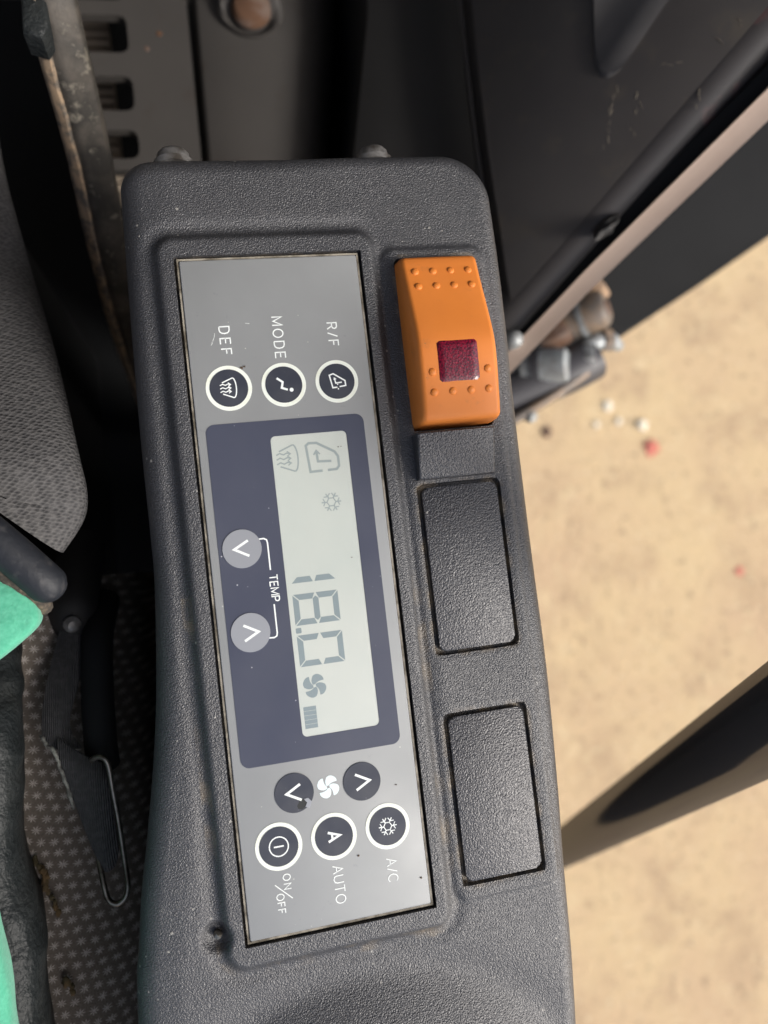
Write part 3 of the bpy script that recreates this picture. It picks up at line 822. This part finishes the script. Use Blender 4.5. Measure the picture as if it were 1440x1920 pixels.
bm = bmesh.new(); draw_icon(bm, 'defrost', -1.0, 38.0, LZ0, LZ1, 1.35, 1.0); finish('defrost_symbol', bm, M['lcd_mid'], lcd, smooth=False)
bm = bmesh.new()
ribbon(bm, [(9.0, 33.4), (5.3, 33.3), (4.7, 41.4), (5.6, 42.1), (8.0, 42.0), (13.3, 38.9), (14.2, 37.4), (14.2, 34.4), (13.4, 33.5), (10.6, 33.4)], .78, LZ0, LZ1)
ribbon(bm, [(7.7, 39.4), (7.9, 36.3), (12.0, 36.1)], .75, LZ0, LZ1 + .003); ribbon(bm, [(6.8, 38.4), (7.7, 39.7), (8.7, 38.5)], .5, LZ0, LZ1 + .006)
finish('cabin_symbol', bm, M['lcd_mid'], lcd, smooth=False)
bm = bmesh.new(); draw_icon(bm, 'snow', 10.6, 23.6, LZ0, LZ1, 1.1, 1.25); finish('snowflake_symbol', bm, M['lcd_mid'], lcd, smooth=False)
for x0, y0, x1, y1 in ((-19.6, 75.2, -18.8, 77.6), (-20.2, 74.0, -19.8, 75.0), (-9.4, 80.2, -8.2, 80.0)):
    bm = bmesh.new(); ribbon(bm, [(x0, y0), ((x0 + x1) / 2 + .15, (y0 + y1) / 2), (x1, y1)], 0.11, 0.0, 0.02)
    finish('scuff', bm, M['white_print'], panel, smooth=False)
# specks of dirt on the panel
for (x, y, r) in ((-12.0, 66.6, .55), (-11.0, 66.9, .35), (6.8, -82.0, .35), (20.5, -63.5, .2), (24.9, -92.0, .3), (14.9, 6.1, .22), (14.6, 40.2, .2), (15.4, 40.3, .15)):
    bm = bmesh.new()
    prism(bm, [(x + r * random.uniform(.5, 1.5) * math.cos(2 * PI * i / 7), y + r * random.uniform(.4, 1.0) * math.sin(2 * PI * i / 7)) for i in range(7)], 0.0, 0.29)
    finish('dirt_speck', bm, M['dirt'], panel, smooth=False)

# ------------------------------------------------------------------ orange rocker switch
rock = thing('rocker_switch', 'orange rocker switch with square dark red lens and raised dots', 'switch', (52.3, 70.5, -9))
PROF = [(43.9, 9.2), (48, 10.3), (54, 11.4), (60, 12.3), (66, 12.7), (70, 12.3), (75, 11.0), (82, 8.8), (90, 6.3), (97.4, 4.2)]
def ztop(y):
    for (a, za), (b_, zb) in zip(PROF, PROF[1:]):
        if a <= y <= b_: return za + (zb - za) * (y - a) / (b_ - a)
    return PROF[0][1] if y < PROF[0][0] else PROF[-1][1]
prof_s = smoothpath([(y, z, 0) for y, z in PROF], 4)
PROF = [(p.x, p.y) for p in prof_s]
cx = 52.35; HW = 12.3
rows = []
n_ = len(prof_s)
ends = [0.0, 0.25, 0.6, 1.1]
def section(y, zt_, ins, drop):
    h = HW - ins
    base = -6.0
    r_ = 1.5
    L = [(cx - h - 1.3, y, base), (cx - h - 0.75, y, zt_ - drop - r_ - 2.5), (cx - h - 0.28, y, zt_ - drop - r_)]
    for a in (150, 125, 105, 90): L.append((cx - h + r_ + r_ * 1.1 * math.cos(math.radians(a)), y, zt_ - drop - r_ + r_ * math.sin(math.radians(a))))
    mid = [(cx + t * (h - r_), y, zt_ - drop + 0.12 * (1 - t * t)) for t in (-.6, -.2, .2, .6)]
    Rr = [(2 * cx - q[0], q[1], q[2]) for q in L[::-1]]
    return L + mid + Rr
y_lo, y_hi = PROF[0][0], PROF[-1][0]
rows.append([(cx + (q[0] - cx) * 0.97, y_lo, -6.0) for q in section(y_lo, ztop(y_lo), 0.6, 0)])
for dy, dp, ins in ((0.0, 1.9, 0.9), (0.25, 0.9, 0.5), (0.8, 0.25, 0.2), (1.6, 0.0, 0.0)):
    rows.append(section(y_lo + dy, ztop(y_lo + dy), ins, dp))
for p in prof_s:
    if y_lo + 1.9 < p.x < y_hi - 1.9: rows.append(section(p.x, p.y, 0, 0))
for dy, dp, ins in ((1.6, 0.0, 0.0), (0.8, 0.25, 0.2), (0.25, 0.9, 0.5), (0.0, 1.9, 0.9)):
    rows.append(section(y_hi - dy, ztop(y_hi - dy), ins, dp))
rows.append([(cx + (q[0] - cx) * 0.97, y_hi, -6.0) for q in section(y_hi, ztop(y_hi), 0.6, 0)])
bm = bmesh.new(); loft(bm, rows)
finish('rocker', bm, M['orange'], rock, angle=70)
# lens
bm = bmesh.new(); rows = []
for i in range(15):
    t = i / 14; y = 55.2 + 12.7 * t
    ci = 0.9 - math.sqrt(max(0, .81 - max(0, .9 - min(y - 55.2, 67.9 - y)) ** 2))
    dz = 0.22 if 0 < i < 14 else 0.05
    xa, xb = 45.75 + ci, 58.5 - ci
    rows.append([(xa, y, ztop(y) - 1.2), (xa, y, ztop(y) + .05), (xa + .15, y, ztop(y) + dz)] + [(xa + (xb - xa) * k / 6, y, ztop(y) + dz + .02) for k in range(1, 6)] + [(xb - .15, y, ztop(y) + dz), (xb, y, ztop(y) + .05), (xb, y, ztop(y) - 1.2)])
loft(bm, rows); finish('lens', bm, M['lens'], rock, angle=50)
# raised dots (one mesh shared)
bm = bmesh.new()
rings = []
for k in range(6):
    a = math.radians(90 * k / 5)
    rings.append([bm.verts.new((1.22 * math.cos(a) * math.cos(2 * PI * i / 16), 1.22 * math.cos(a) * math.sin(2 * PI * i / 16), 0.62 * math.sin(a) - 0.1)) for i in range(16)])
for k in range(5):
    for i in range(16):
        bm.faces.new((rings[k][i], rings[k][(i + 1) % 16], rings[k + 1][(i + 1) % 16], rings[k + 1][i]))
bmesh.ops.remove_doubles(bm, verts=bm.verts, dist=1e-4)
dots = [(43.8, 91.7), (49.55, 91.7), (55.3, 91.7), (61.05, 91.7), (43.9, 86.5), (49.65, 86.5), (55.4, 86.5), (61.1, 86.5),
        (43.7, 58.5), (61.2, 58.5), (43.8, 52.5), (49.6, 52.5), (55.4, 52.5), (61.1, 52.5)]
d0 = finish('dot', bm, M['orange'], rock, origin=(0, 0, 0), angle=80)
for i, (x, y) in enumerate(dots):
    loc = (x, y, ztop(y) + 0.12)
    o = d0 if i == 0 else copy_obj(d0, loc, rock)
    o.location = (Vector(loc) - origin_of(rock)) * S
    sl = math.atan2(ztop(y + .5) - ztop(y - .5), 1.0); o.rotation_euler = (sl, 0, 0)
bm = bmesh.new(); prism(bm, [(39.4, 43.2), (65.4, 43.2), (65.4, 98.4), (39.4, 98.4)], -9.0, -5.5)
finish('switch_body', bm, M['socket'], rock, smooth=False)

# ------------------------------------------------------------------ operator seat
seat = thing('operator_seat', 'operator seat with grey mesh backrest side, black vinyl edging and teal cover', 'seat', (-100, -20, -430))
def wob(p, sc, amp): return noise.noise(Vector(p) * sc) * amp
bm = bmesh.new(); rows = []
EDGE = smoothpath([(-103, 235, -125), (-94, 183, -92), (-86, 141, -80), (-73, 92, -48), (-64, 50, -22), (-62, 36, -18), (-64, 27, -18), (-71, 17, -16)], 6)
for i, e in enumerate(EDGE):
    t = i / (len(EDGE) - 1)
    q = sstep(0.72, 1.0, t); d = Vector((-1, 0.05, 0)).lerp(Vector((-0.72, 0.69, 0)), q).normalized()
    r_ = []
    for dist, dz in ((18, -60), (8, -30), (3.0, -16), (1.2, -9), (1.4, -3.5), (4, 0), (9, 2.6), (20, 5), (40, 8), (75, 8), (130, 0)):
        p = e + d * dist + Vector((0, 0, dz)); p.z += wob(p, 0.05, 1.2); r_.append(p)
    rows.append(r_)
loft(bm, rows)
finish('backrest', bm, M['mesh_fabric'], seat, angle=80, sub=1)
bm = bmesh.new()
tube(bm, smoothpath([(-140, 76, 4), (-112, 49, 4), (-95, 34, 3.5), (-84, 22.5, 2.5), (-75.5, 12.5, 0.5), (-72.2, 8.2, -1.5), (-71.2, 6.4, -4)], 5), [5.6] * 26 + [5.2, 4.6, 3.6, 2.4, 0.8], 16)
finish('backrest_piping', bm, M['vinyl_pipe'], seat, angle=80)
bm = bmesh.new()
tube(bm, [p + Vector((wob(p, .3, .6), wob(p, .4, .6), 0)) for p in smoothpath([(-140, 65, 1), (-112, 38, 1), (-95, 23.5, 0.5), (-86, 15.5, 0), (-79, 8.5, -1), (-75.5, 4.5, -3), (-74.5, 2.0, -6)], 8)], 2.3, 10)
finish('dusty_seam', bm, M['dusty_seam'], seat, angle=80)
# teal cover corner
def puffy(name, poly, ztop_, thick, mat_, amp=1.1):
    c_ = Vector((sum(p[0] for p in poly) / len(poly), sum(p[1] for p in poly) / len(poly), 0))
    out = smoothpath([(x, y, 0) for x, y in poly] + [(poly[0][0], poly[0][1], 0)], 6)[:-1]
    bm = bmesh.new(); rings = []
    for k, (ins, z) in enumerate(((0.4, -thick), (0.0, -thick * .6), (0.2, -thick * .35), (0.9, -thick * .15), (2.2, -0.9), (4.5, -0.2), (9, 0.3), (18, 0.9), (30, 1.4))):
        rg = []
        for p in out:
            v = (c_ - p); L = v.length; f_ = min(ins / L, 0.95)
            q = p + v * f_; q.z = ztop_ + z + wob((q.x, q.y, k * 3.0), 0.12, amp); rg.append(bm.verts.new(q))
        rings.append(rg)
    for a, b_ in zip(rings, rings[1:]):
        for i in range(len(out)): bm.faces.new((a[i], a[(i + 1) % len(out)], b_[(i + 1) % len(out)], b_[i]))
    bm.faces.new(rings[-1])
    return finish(name, bm, mat_, seat, angle=80)
puffy('seat_cover_corner', [(-150, 58), (-112, 31), (-95, 19.5), (-85, 12.5), (-78, 7.0), (-75.4, 1.5), (-76.5, -3.0), (-83, -8.2), (-92, -14), (-115, -30), (-150, -45)], 2.0, 9, M['teal'])['label'] = 'teal cloth corner of the seat cover'
puffy('seat_cover_edge', [(-180, -40), (-112, -52), (-97, -72), (-93.6, -88), (-92.3, -100), (-92.2, -112), (-91, -135), (-93, -170), (-180, -190)], 1.0, 10, M['teal'])['label'] = 'teal cloth edge lower down the seat'
# black wrinkled vinyl side
bm = bmesh.new(); rows = []
EDGE = smoothpath([(-95, 4, -45), (-93, -15, -38), (-91, -32, -24), (-91, -51, -20), (-92.5, -76, -19), (-88.5, -99, -18), (-89.5, -122, -18), (-88, -150, -18), (-88, -185, -20)], 14)
for i, e in enumerate(EDGE):
    r_ = []
    for dist, dz in ((14, -70), (7, -40), (2.5, -22), (0.6, -12), (0.8, -6), (2.2, -2.2), (4.5, -0.4), (7, 0.6), (10, 1.0), (13, 1.4), (17, 2), (22, 3), (40, 4), (90, 2)):
        p = e + Vector((-dist, 0, dz))
        ww = 1.0 if dz > -30 else 0.3
        p.z += ww * (wob((p.x, p.y * 2.2, 0), 0.07, 1.2) + wob((p.x * 1.2, p.y * 3, 5), 0.16, 0.5)); p.x += ww * wob((p.y, p.z * .4, 3), 0.16, 1.4)
        r_.append(p)
    rows.append(r_)
loft(bm, rows); finish('vinyl_side', bm, M['vinyl'], seat, angle=80, sub=1)
# star patterned side fabric
bm = bmesh.new(); rows = []
for i in range(40):
    y = 10 - i * 5.2
    r_ = []
    for x, z in ((-130, -60), (-112, -60), (-100, -61), (-90, -64), (-82, -69), (-75, -76), (-68, -86), (-62, -100), (-58, -125), (-57, -200)):
        r_.append(Vector((x + (y + 80) * -0.03, y, z + wob((x, y, 1), 0.04, 2.5))))
    rows.append(r_)
loft(bm, rows); finish('patterned_fabric', bm, M['stars'], seat, angle=80, sub=1)
# crumbling foam along the vinyl edge
for k in range(14):
    t = k / 13; y = -86 - 24 * t - (22 if k > 10 else 0); x = -97.5 + 8.5 * t + random.uniform(-1.0, 1.0); r = random.uniform(0.7, 1.5)
    bm = bmesh.new(); bmesh.ops.create_icosphere(bm, subdivisions=2, radius=r)
    for v in bm.verts:
        v.co *= 1 + 0.9 * noise.noise(v.co * (1.6 / r) + Vector((k * 7, 0, 0))); v.co.z *= .6; v.co.y *= 1.4; v.co += Vector((x, y, -60.5))
    finish('foam_crumb', bm, M['foam'], seat, angle=80)
# seat frame shapes down in the gap
bm = bmesh.new(); tube(bm, smoothpath([(-78, 22, -95), (-79, 8, -78), (-80, -4, -70), (-80, -11, -78)], 6), [9] * 12 + [8, 7.5, 7, 6.5, 6, 5, 3.5], 14)
finish('recline_bracket', bm, M['trim'], seat, angle=80)
bm = bmesh.new(); tube(bm, [(-79, -6, -64), (-78.4, -6.4, -61), (-78, -6.8, -60)], [3.2, 3.0, 1.6], 12)
finish('bracket_bolt', bm, M['bolt'], seat, angle=40)
bm = bmesh.new(); tube(bm, smoothpath([(-70, 0, -85), (-71, -12, -66), (-71.5, -30, -58), (-71.5, -47, -54), (-71.5, -56, -56)], 6), 5.5, 14)
finish('frame_tube', bm, M['black'], seat, angle=80)
bm = bmesh.new(); prism(bm, [(-240, -200), (-110, -200), (-110, 190), (-240, 190)], -430, -75); finish('seat_base', bm, M['black'], seat, smooth=False)

# ------------------------------------------------------------------ seat belt end with wire loop
belt = thing('seat_belt_end', 'folded black webbing strap with thin steel wire loop beside the seat', 'seat belt', (-76, -60, -62))
def sheet(bm, Ls, Rs, bulge, thick):
    rows = []
    for a, b_ in zip(Ls, Rs):
        a = Vector(a); b_ = Vector(b_); r_ = []
        for k in range(9):
            t = k / 8; p = a.lerp(b_, t); p.z += bulge * math.sin(PI * t); r_.append(p)
        r_ += [p - Vector((0, 0, thick)) for p in r_[::-1]]; r_.append(r_[0])
        rows.append(r_)
    loft(bm, rows)
zb = -44
Ls = smoothpath([(-84.0, -42.5, zb - 3), (-83.2, -49, zb), (-80.5, -61, zb), (-77.5, -73, zb), (-75.2, -82, zb - 1), (-73.2, -88.2, zb - 2)], 5)
Rs = smoothpath([(-69.5, -54, zb - 3), (-68.3, -60, zb - 1), (-68.0, -70, zb), (-67.6, -78, zb - 1), (-68.0, -84, zb - 2), (-69.4, -88.0, zb - 3)], 5)
bm = bmesh.new(); sheet(bm, Ls, Rs, 3.0, 1.4); finish('folded_webbing', bm, M['webbing'], belt, angle=60)
Ls = smoothpath([(-81, 2, -72), (-84.5, -12, -62), (-88, -28, -54), (-89.2, -40, -50), (-87, -46, -49)], 5)
Rs = smoothpath([(-74, -2, -78), (-74.5, -14, -68), (-78, -28, -58), (-80.5, -40, -50.5), (-77, -48, -50)], 5)
bm = bmesh.new(); sheet(bm, Ls, Rs, 2.0, 1.4); finish('upper_webbing', bm, M['webbing'], belt, angle=60)
bm = bmesh.new()
tube(bm, smoothpath([(-74.5, -52.5, zb - 2), (-72.5, -50.8, zb), (-70.0, -50.4, zb + 1), (-68.0, -53, zb + 1), (-67.4, -62, zb), (-66.8, -74, zb - 2), (-65.9, -88, zb - 1), (-65.6, -94, zb), (-66.8, -97.6, zb), (-69.6, -99.0, zb), (-72.0, -97.4, zb), (-73.0, -93, zb), (-73.8, -87, zb - 1), (-75.5, -78, zb - 4)], 6), 0.95, 10)
finish('wire_loop', bm, M['wire'], belt, angle=80)
bm = bmesh.new(); pts = smoothpath([(-89.0, -41, -48), (-86.8, -44.2, -45.5), (-84.2, -46.5, -43.5), (-82.8, -52, -43), (-81.0, -60, -43.4), (-79.8, -66, -43.6)], 6)
tube(bm, [p + Vector((wob(p, .9, .5), wob(p, .7, .5), 0)) for p in pts], [0.5 + 0.45 * abs(noise.noise(p * 0.6)) for p in pts], 7)
finish('frayed_edge', bm, M['fray'], belt, angle=80)

# ------------------------------------------------------------------ rear corner: bar, vent panel, sheet metal, trim
bar = thing('worn_metal_bar', 'worn grey metal bar with chipped tan edge slanting down beside the seat', 'metal bar', (-64, 190, -430))
AX = [Vector(p) for p in ((-61, 262, -12), (-62, 212, -40), (-60, 178, -88), (-60.5, 154, -130), (-62, 138, -200), (-64, 128, -330), (-65, 124, -430))]
def beam(bm, axis, poly):
    pts = smoothpath(axis, 6); rows = []
    for i, p in enumerate(pts):
        d = (pts[min(i + 1, len(pts) - 1)] - pts[max(i - 1, 0)]).normalized()
        a = Vector((1, 0, 0)); a = (a - d * a.dot(d)).normalized(); b_ = a.cross(d)
        if b_.z < 0: b_ = -b_
        rows.append([p + a * u + b_ * v + Vector((wob(p + a * u, .12, .5), 0, wob(p + b_ * v, .15, .4))) for u, v in poly])
    vs = loft(bm, [r + [r[0]] for r in rows])
bm = bmesh.new(); beam(bm, AX, [(-4.5, -12), (8, -12), (8.6, -3), (7.2, -0.6), (3, 0.2), (0, 2.2), (-3, 1.4), (-4.6, 0.2)])
finish('bar_body', bm, M['bar'], bar, angle=50)
bm = bmesh.new(); beam(bm, AX, [(-8.0, -9), (-4.7, -9), (-3.6, 0.8), (-4.8, 2.0), (-7.0, 1.2), (-8.6, -1.0)])
finish('bar_edge', bm, M['bar_edge'], bar, angle=50)
bm = bmesh.new(); prism(bm, [(-72, 198.5), (-66, 196.5), (-63.5, 200), (-63, 213), (-71.5, 214)], -52, -39.6, 1.2, 2)
finish('end_stop', bm, M['vinyl'], bar, angle=50)

vent = thing('vented_sheet_panel', 'grey sheet metal panel with stacked rounded vent slots behind the console', 'panel', (-45, 250, -430))
slots = [rrect(-76, -46.2, y0, y1, 5, 4) for y0, y1 in ((330, 349), (299.5, 321.5), (266, 286), (238.5, 255))]
bm = bmesh.new(); plate_with_holes(bm, [(-80, 232), (-13.4, 232), (-13.2, 240), (-12.2, 330), (-11.5, 420), (-80, 420)], slots, -206, -200)
finish('sheet', bm, M['panel'], vent, smooth=False)
bm = bmesh.new(); prism(bm, [(-80, 232), (-13, 232), (-13, 420), (-80, 420)], -262, -258); finish('inner_panel', bm, M['black'], vent, smooth=False)
for y in range(238, 352, 6):
    bm = bmesh.new(); prism(bm, [(-79, y), (-60, y), (-60, y + 2.6), (-79, y + 2.6)], -257, -236)
    finish('louvre', bm, M['louvre'], vent, smooth=False)
for x, y, r in ((-36.5, 302, 1.3), (-29, 311, 1.6)):
    bm = bmesh.new(); prism(bm, circle(x, y, r, 12), -200, -199.5, .2, 1); finish('rivet', bm, M['rust'], vent)
rear = thing('rear_sheet_panel', 'plain grey sheet metal panel with round rusty boss next to the vented panel', 'panel', (30, 260, -430))
bm = bmesh.new(); rows = []
for y in (150, 240, 285, 330, 420):
    k = (y - 240) / 90.0
    r_ = []
    for x, z in ((-9.6 + 1.8 * k, -430), (-9.6 + 1.8 * k, -206), (-9.0 + 1.8 * k, -203.4), (-7.2 + 1.8 * k, -202.6), (10, -200), (32 + 3 * k, -200), (42 + 6 * k, -202), (50 + 9 * k, -207), (57 + 11 * k, -216), (62 + 13 * k, -230), (65 + 14 * k, -250), (66 + 14 * k, -430)): r_.append((x, y, z))
    rows.append(r_)
loft(bm, rows); finish('sheet', bm, M['panel'], rear, angle=60)
bm = bmesh.new(); tube(bm, [(23.5, 328, -204), (23.5, 328, -196), (23.5, 327.5, -193.5), (23.5, 327, -193)], [20, 19, 17, 14.5], 30)
finish('boss', bm, M['panel'], rear, angle=60)
bm = bmesh.new(); tube(bm, [(23.5, 323, -195), (23.5, 323, -190.5), (23.5, 322.5, -188.5)], [11.5, 10.5, 8.5], 24)
finish('rusty_cap', bm, M['rust'], rear, angle=60)
trim = thing('dark_trim_panel', 'dark trim panel behind the console, left of the painted plate', 'trim panel', (110, 220, -430))
bm = bmesh.new(); prism(bm, [(60, 120), (165, 120), (165, 420), (92, 420), (84, 300), (66, 215)], -430, -165, 6, 3)
finish('face', bm, M['trim'], trim, angle=50)
bm = bmesh.new(); tube(bm, smoothpath([(131, 420, -140), (128.5, 330, -138), (126.5, 255, -137), (126.5, 202, -137), (127.5, 150, -136), (128, 95, -136)], 5), 1.2, 10)
finish('edge_bead', bm, M['plate'], trim, angle=80)

# ------------------------------------------------------------------ painted plate with pad, sill strip, step plate
ZP = lambda x, y: -130 + 0.8 * (x - 128)
plate = thing('dark_painted_plate', 'large dark painted plate sloping beside the console with scratches', 'plate', (170, 190, -430))
bm = bmesh.new()
prism(bm, [(131, 306), (129, 255), (129, 202), (130, 157), (130, 122.5), (153, 145.5), (220, 211), (292, 282), (300, 420), (131, 420)], lambda x, y: ZP(x, y) - 20, lambda x, y: ZP(x, y), 1.0, 2)
finish('face', bm, M['plate'], plate, angle=60)
bm = bmesh.new()
tube(bm, [Vector((x + 0.75, y + 8, ZP(x - 8, 0) - 10.95)) for x, y in [(112 + 188 * t / 30, 89 + 185 * t / 30) for t in range(31)]], 14, 36)
finish('rolled_edge', bm, M['rolled'], plate, angle=80)
for x0, y0, ang, ln, cnt in ((180.5, 212, -1.85, 30, 8), (187, 205, -1.7, 12, 3), (207, 198, -1.75, 11, 3), (214, 218, -0.9, 6, 2), (196, 214, -0.3, 7, 3), (183, 190, -1.2, 5, 2), (222, 222, -1.4, 6, 2)):
    for q in range(cnt):
        t = (q + random.uniform(-.2, .2)) / cnt; px_ = x0 + math.cos(ang) * ln * t + random.uniform(-.5, .5); py_ = y0 + math.sin(ang) * ln * t
        a2 = ang + random.uniform(-.35, .35); l2 = ln / cnt * random.uniform(.35, 1.0)
        bm = bmesh.new(); tube(bm, [Vector((px_, py_, ZP(px_, 0) + .04)), Vector((px_ + math.cos(a2) * l2, py_ + math.sin(a2) * l2, ZP(px_ + math.cos(a2) * l2, 0) + .04))], random.uniform(.08, .2), 5)
        finish('scratch', bm, M['scratch'], plate)
pad = thing('grey_pad', 'smooth grey tongue shaped plastic pad on the dark plate at the top', 'pad', (185, 245, -92))
bm = bmesh.new()
prism(bm, [(p.x, p.y) for p in smoothpath([(178, 300, 0), (176, 266, 0), (173.2, 231, 0), (173.8, 222, 0), (176.4, 217.6, 0), (180.5, 218, 0), (185, 222.5, 0), (200, 241, 0), (222, 268, 0), (235, 300, 0)], 4)], lambda x, y: ZP(x, y) - 1, lambda x, y: ZP(x, y) + 2.5, 1.6, 4)
finish('pad_body', bm, M['pad'], pad, angle=60)
sill = thing('sill_strip', 'flat pinkish beige sill strip running diagonally beside the dark plate', 'sill strip', (180, 140, -430))
bm = bmesh.new()
prism(bm, [(90, 66), (90, 54.5), (127, 88.5), (160, 118.5), (227, 173.5), (254, 195), (330, 258), (330, 276), (255, 211.5), (228, 187), (161, 130), (128, 100)], lambda x, y: ZP(x, y) - 6, lambda x, y: ZP(x, y) - 0.6, 0.6, 2)
finish('strip', bm, M['sill'], sill, angle=50)
bm = bmesh.new()
prism(bm, [(95, 76), (100, 70), (161, 127), (228, 184), (330, 274), (330, 284), (228, 196), (161, 139)], lambda x, y: ZP(x, y) - 40, lambda x, y: ZP(x, y) - 7)
finish('seal', bm, M['black'], sill, smooth=False)
bm = bmesh.new(); bmesh.ops.create_icosphere(bm, subdivisions=3, radius=5.5)
for v in bm.verts:
    v.co *= 1 + .5 * noise.noise(v.co * .3); v.co = Vector((v.co.x * 1.2 + v.co.y * .5, v.co.y * .9 + v.co.x * .5, v.co.z * .7)) + Vector((170, 147, ZP(170, 0) + 1))
finish('torn_seal', bm, M['trim'], sill, angle=80)
bm = bmesh.new(); tube(bm, [(127, 106, -136), (129, 104.5, -129), (130, 104, -125), (130.4, 103.8, -123.5)], [5, 5, 4, 2], 16)
finish('rubber_stop', bm, M['fit_grey'], sill, angle=60)
step = thing('step_plate', 'charcoal step plate under the sill strip above the ground', 'step', (400, 260, -430))
bm = bmesh.new()
prism(bm, [(190, 133), (236, 137), (322, 163), (396, 201), (471, 241), (700, 366), (700, 620), (300, 420), (190, 250)], -372, -350, 4, 3)
finish('tread', bm, M['step'], step, angle=50)

# fittings hanging under the sill
grp = None
def fitting(name, label, cat, parts, base):
    t = thing(name, label, cat, base)
    for nm, pts, rad, m_, n__ in parts:
        bm = bmesh.new(); tube(bm, pts, rad, n__); finish(nm, bm, m_, t, angle=40)
    return t
fitting('hex_bolt', 'tan hexagonal bolt head under the sill strip, uppermost fitting', 'bolt', [
    ('head', [(258, 178, -302), (271, 188, -292), (272.5, 189, -291)], [13, 13, 11], M['fit_tan'], 6), ('shank', [(225, 160, -312), (258, 178, -302)], 8, M['fit_tan'], 14), ('washer', [(255, 176, -304), (258, 178, -302)], [15, 15], M['fit_grey'], 20)], (262, 176, -350))
fitting('round_plug', 'grey brown round ended plug between tan bolt and brass nut', 'plug', [
    ('body', [(232, 159, -306), (255, 162.5, -288), (264, 164, -281), (267, 164.4, -279), (268, 164.6, -278)], [14.5, 14.5, 14.5, 12.5, 9.5], M['fit_brown'], 24), ('end_recess', [(267.5, 164.5, -278.4), (269.0, 164.8, -277.2)], [6.5, 5.0], M['rust'], 16), ('lip', [(252, 162, -291), (255, 162.5, -288.5)], [15.8, 15.8], M['fit_grey'], 24)], (250, 162, -350))
fitting('brass_nut', 'brass brown hexagonal nut tucked beneath the sill strip', 'nut', [
    ('nut', [(224, 149, -302), (238, 154, -292), (240, 155, -291)], [11.5, 11.5, 9.5], M['rust'], 6), ('collar', [(239, 154.5, -292), (249, 157.5, -288)], [6.5, 6], M['fit_tan'], 14)], (235, 155, -350))
fitting('hose_end_cap', 'pale grey cylindrical hose end cap nearest the console edge', 'fitting', [
    ('cap', [(208, 129.5, -304), (229, 126.5, -290), (234, 126, -286.5), (235.5, 125.8, -285.5)], [13, 13, 12.2, 9.5], M['fit_grey'], 24), ('neck', [(180, 134, -320), (208, 129.5, -304)], 8, M['fit_grey'], 16), ('band', [(214, 128.6, -300), (219, 127.9, -296.6)], [14, 14], M['hose'], 24)], (220, 128, -350))
fitting('pipe_elbow', 'pale grey pipe elbow with nut at the corner of the step plate', 'fitting', [
    ('nut', [(246, 131, -300), (257, 131, -289), (259, 131, -287.5)], [10.5, 10.5, 8.5], M['fit_grey'], 6), ('bore', [(258.6, 131, -287.8), (260.0, 131, -286.6)], [5.5, 4.5], M['hose'], 14), ('arm', [(250, 136, -296), (262, 143, -290), (276, 143, -292), (284, 140, -298)], [7, 7, 6, 4.5], M['fit_grey'], 14), ('arm_nut', [(266, 143.4, -290.4), (273, 143.4, -291.4)], [9, 9], M['fit_brown'], 6)], (255, 133, -350))
hose = thing('hydraulic_hose', 'dark hydraulic hose with beige rim line running below the fittings', 'hose', (200, 105, -350))
bm = bmesh.new(); tube(bm, smoothpath([(120, 78, -340), (160, 98, -325), (200, 113, -312), (240, 124, -302), (262, 133, -300)], 5), 17, 18); finish('hose_body', bm, M['hose'], hose, angle=80)
bm = bmesh.new(); tube(bm, smoothpath([(120, 50, -330), (160, 72, -318), (187, 88, -304), (215, 101, -296), (247, 118, -290), (256, 124, -292)], 5), 4, 10); finish('rim_line', bm, M['fit_brown'], hose, angle=80)
for k, (x, y) in enumerate(((232, 109), (207, 92))):
    t = thing('clamp_screw', ('small grey clamp screw below the hose end cap', 'small grey clamp screw nearest the console, on the hose rim')[k], 'screw', (x, y, -310), 'clamp screws on the hose')
    bm = bmesh.new(); tube(bm, [(x - 4, y + 5, -306), (x, y, -298), (x + 1, y - 1.5, -296)], [5, 5, 3.5], 12); finish('head', bm, M['fit_grey'], t, angle=40)

# ------------------------------------------------------------------ handrail
rail = thing('grab_rail', 'glossy black grab rail rising diagonally at lower right', 'handrail', (228, -260, -430))
bm = bmesh.new()
tube(bm, [Vector((159, -70, -14)).lerp(Vector((252, -282, -448)), t / 20) for t in range(-6, 25)], 16, 40)
finish('rail_tube', bm, M['rail'], rail, angle=80)

# ------------------------------------------------------------------ stones and scraps on the ground
def pebble(name, label, cat, x, y, r, m_, group, flat=.6):
    bm = bmesh.new(); bmesh.ops.create_icosphere(bm, subdivisions=2, radius=r)
    for v in bm.verts:
        v.co *= 1 + .8 * noise.noise(v.co * (1.3 / r) + Vector((x, y, 0))); v.co.z *= flat; v.co += Vector((x, y, -1500 + r * flat * .35))
    tag(finish(name, bm, m_, origin=(x, y, -1500), angle=60), label, cat, group)
pebble('stone', 'whitish stone on the sand, the one nearest the pale fittings', 'stone', 925, 292, 13, M['stone'], 'pale stones on the sand')
pebble('stone', 'bright white stone just above the red scrap', 'stone', 1010, 238, 14, M['stone'], 'pale stones on the sand')
pebble('stone', 'small pale stone between the two bigger white stones', 'stone', 950, 252, 9, M['stone'], 'pale stones on the sand')
pebble('stone', 'small pale stone nearest the console, left of the white stones', 'stone', 890, 250, 8, M['stone'], 'pale stones on the sand')
pebble('red_scrap', 'bright red scrap lying on the sand below the white stones', 'scrap', 1027, 182, 20, M['red'], 'red scraps on the ground', .3)
pebble('red_scrap', 'dull red scrap on the sand close to the console edge', 'scrap', 757, 243, 13, M['rust'], 'red scraps on the ground', .3)
pebble('red_scrap', 'faded red scrap on the sand near the right edge above the rail', 'scrap', 1223, -149, 11, M['red'], 'red scraps on the ground', .3)
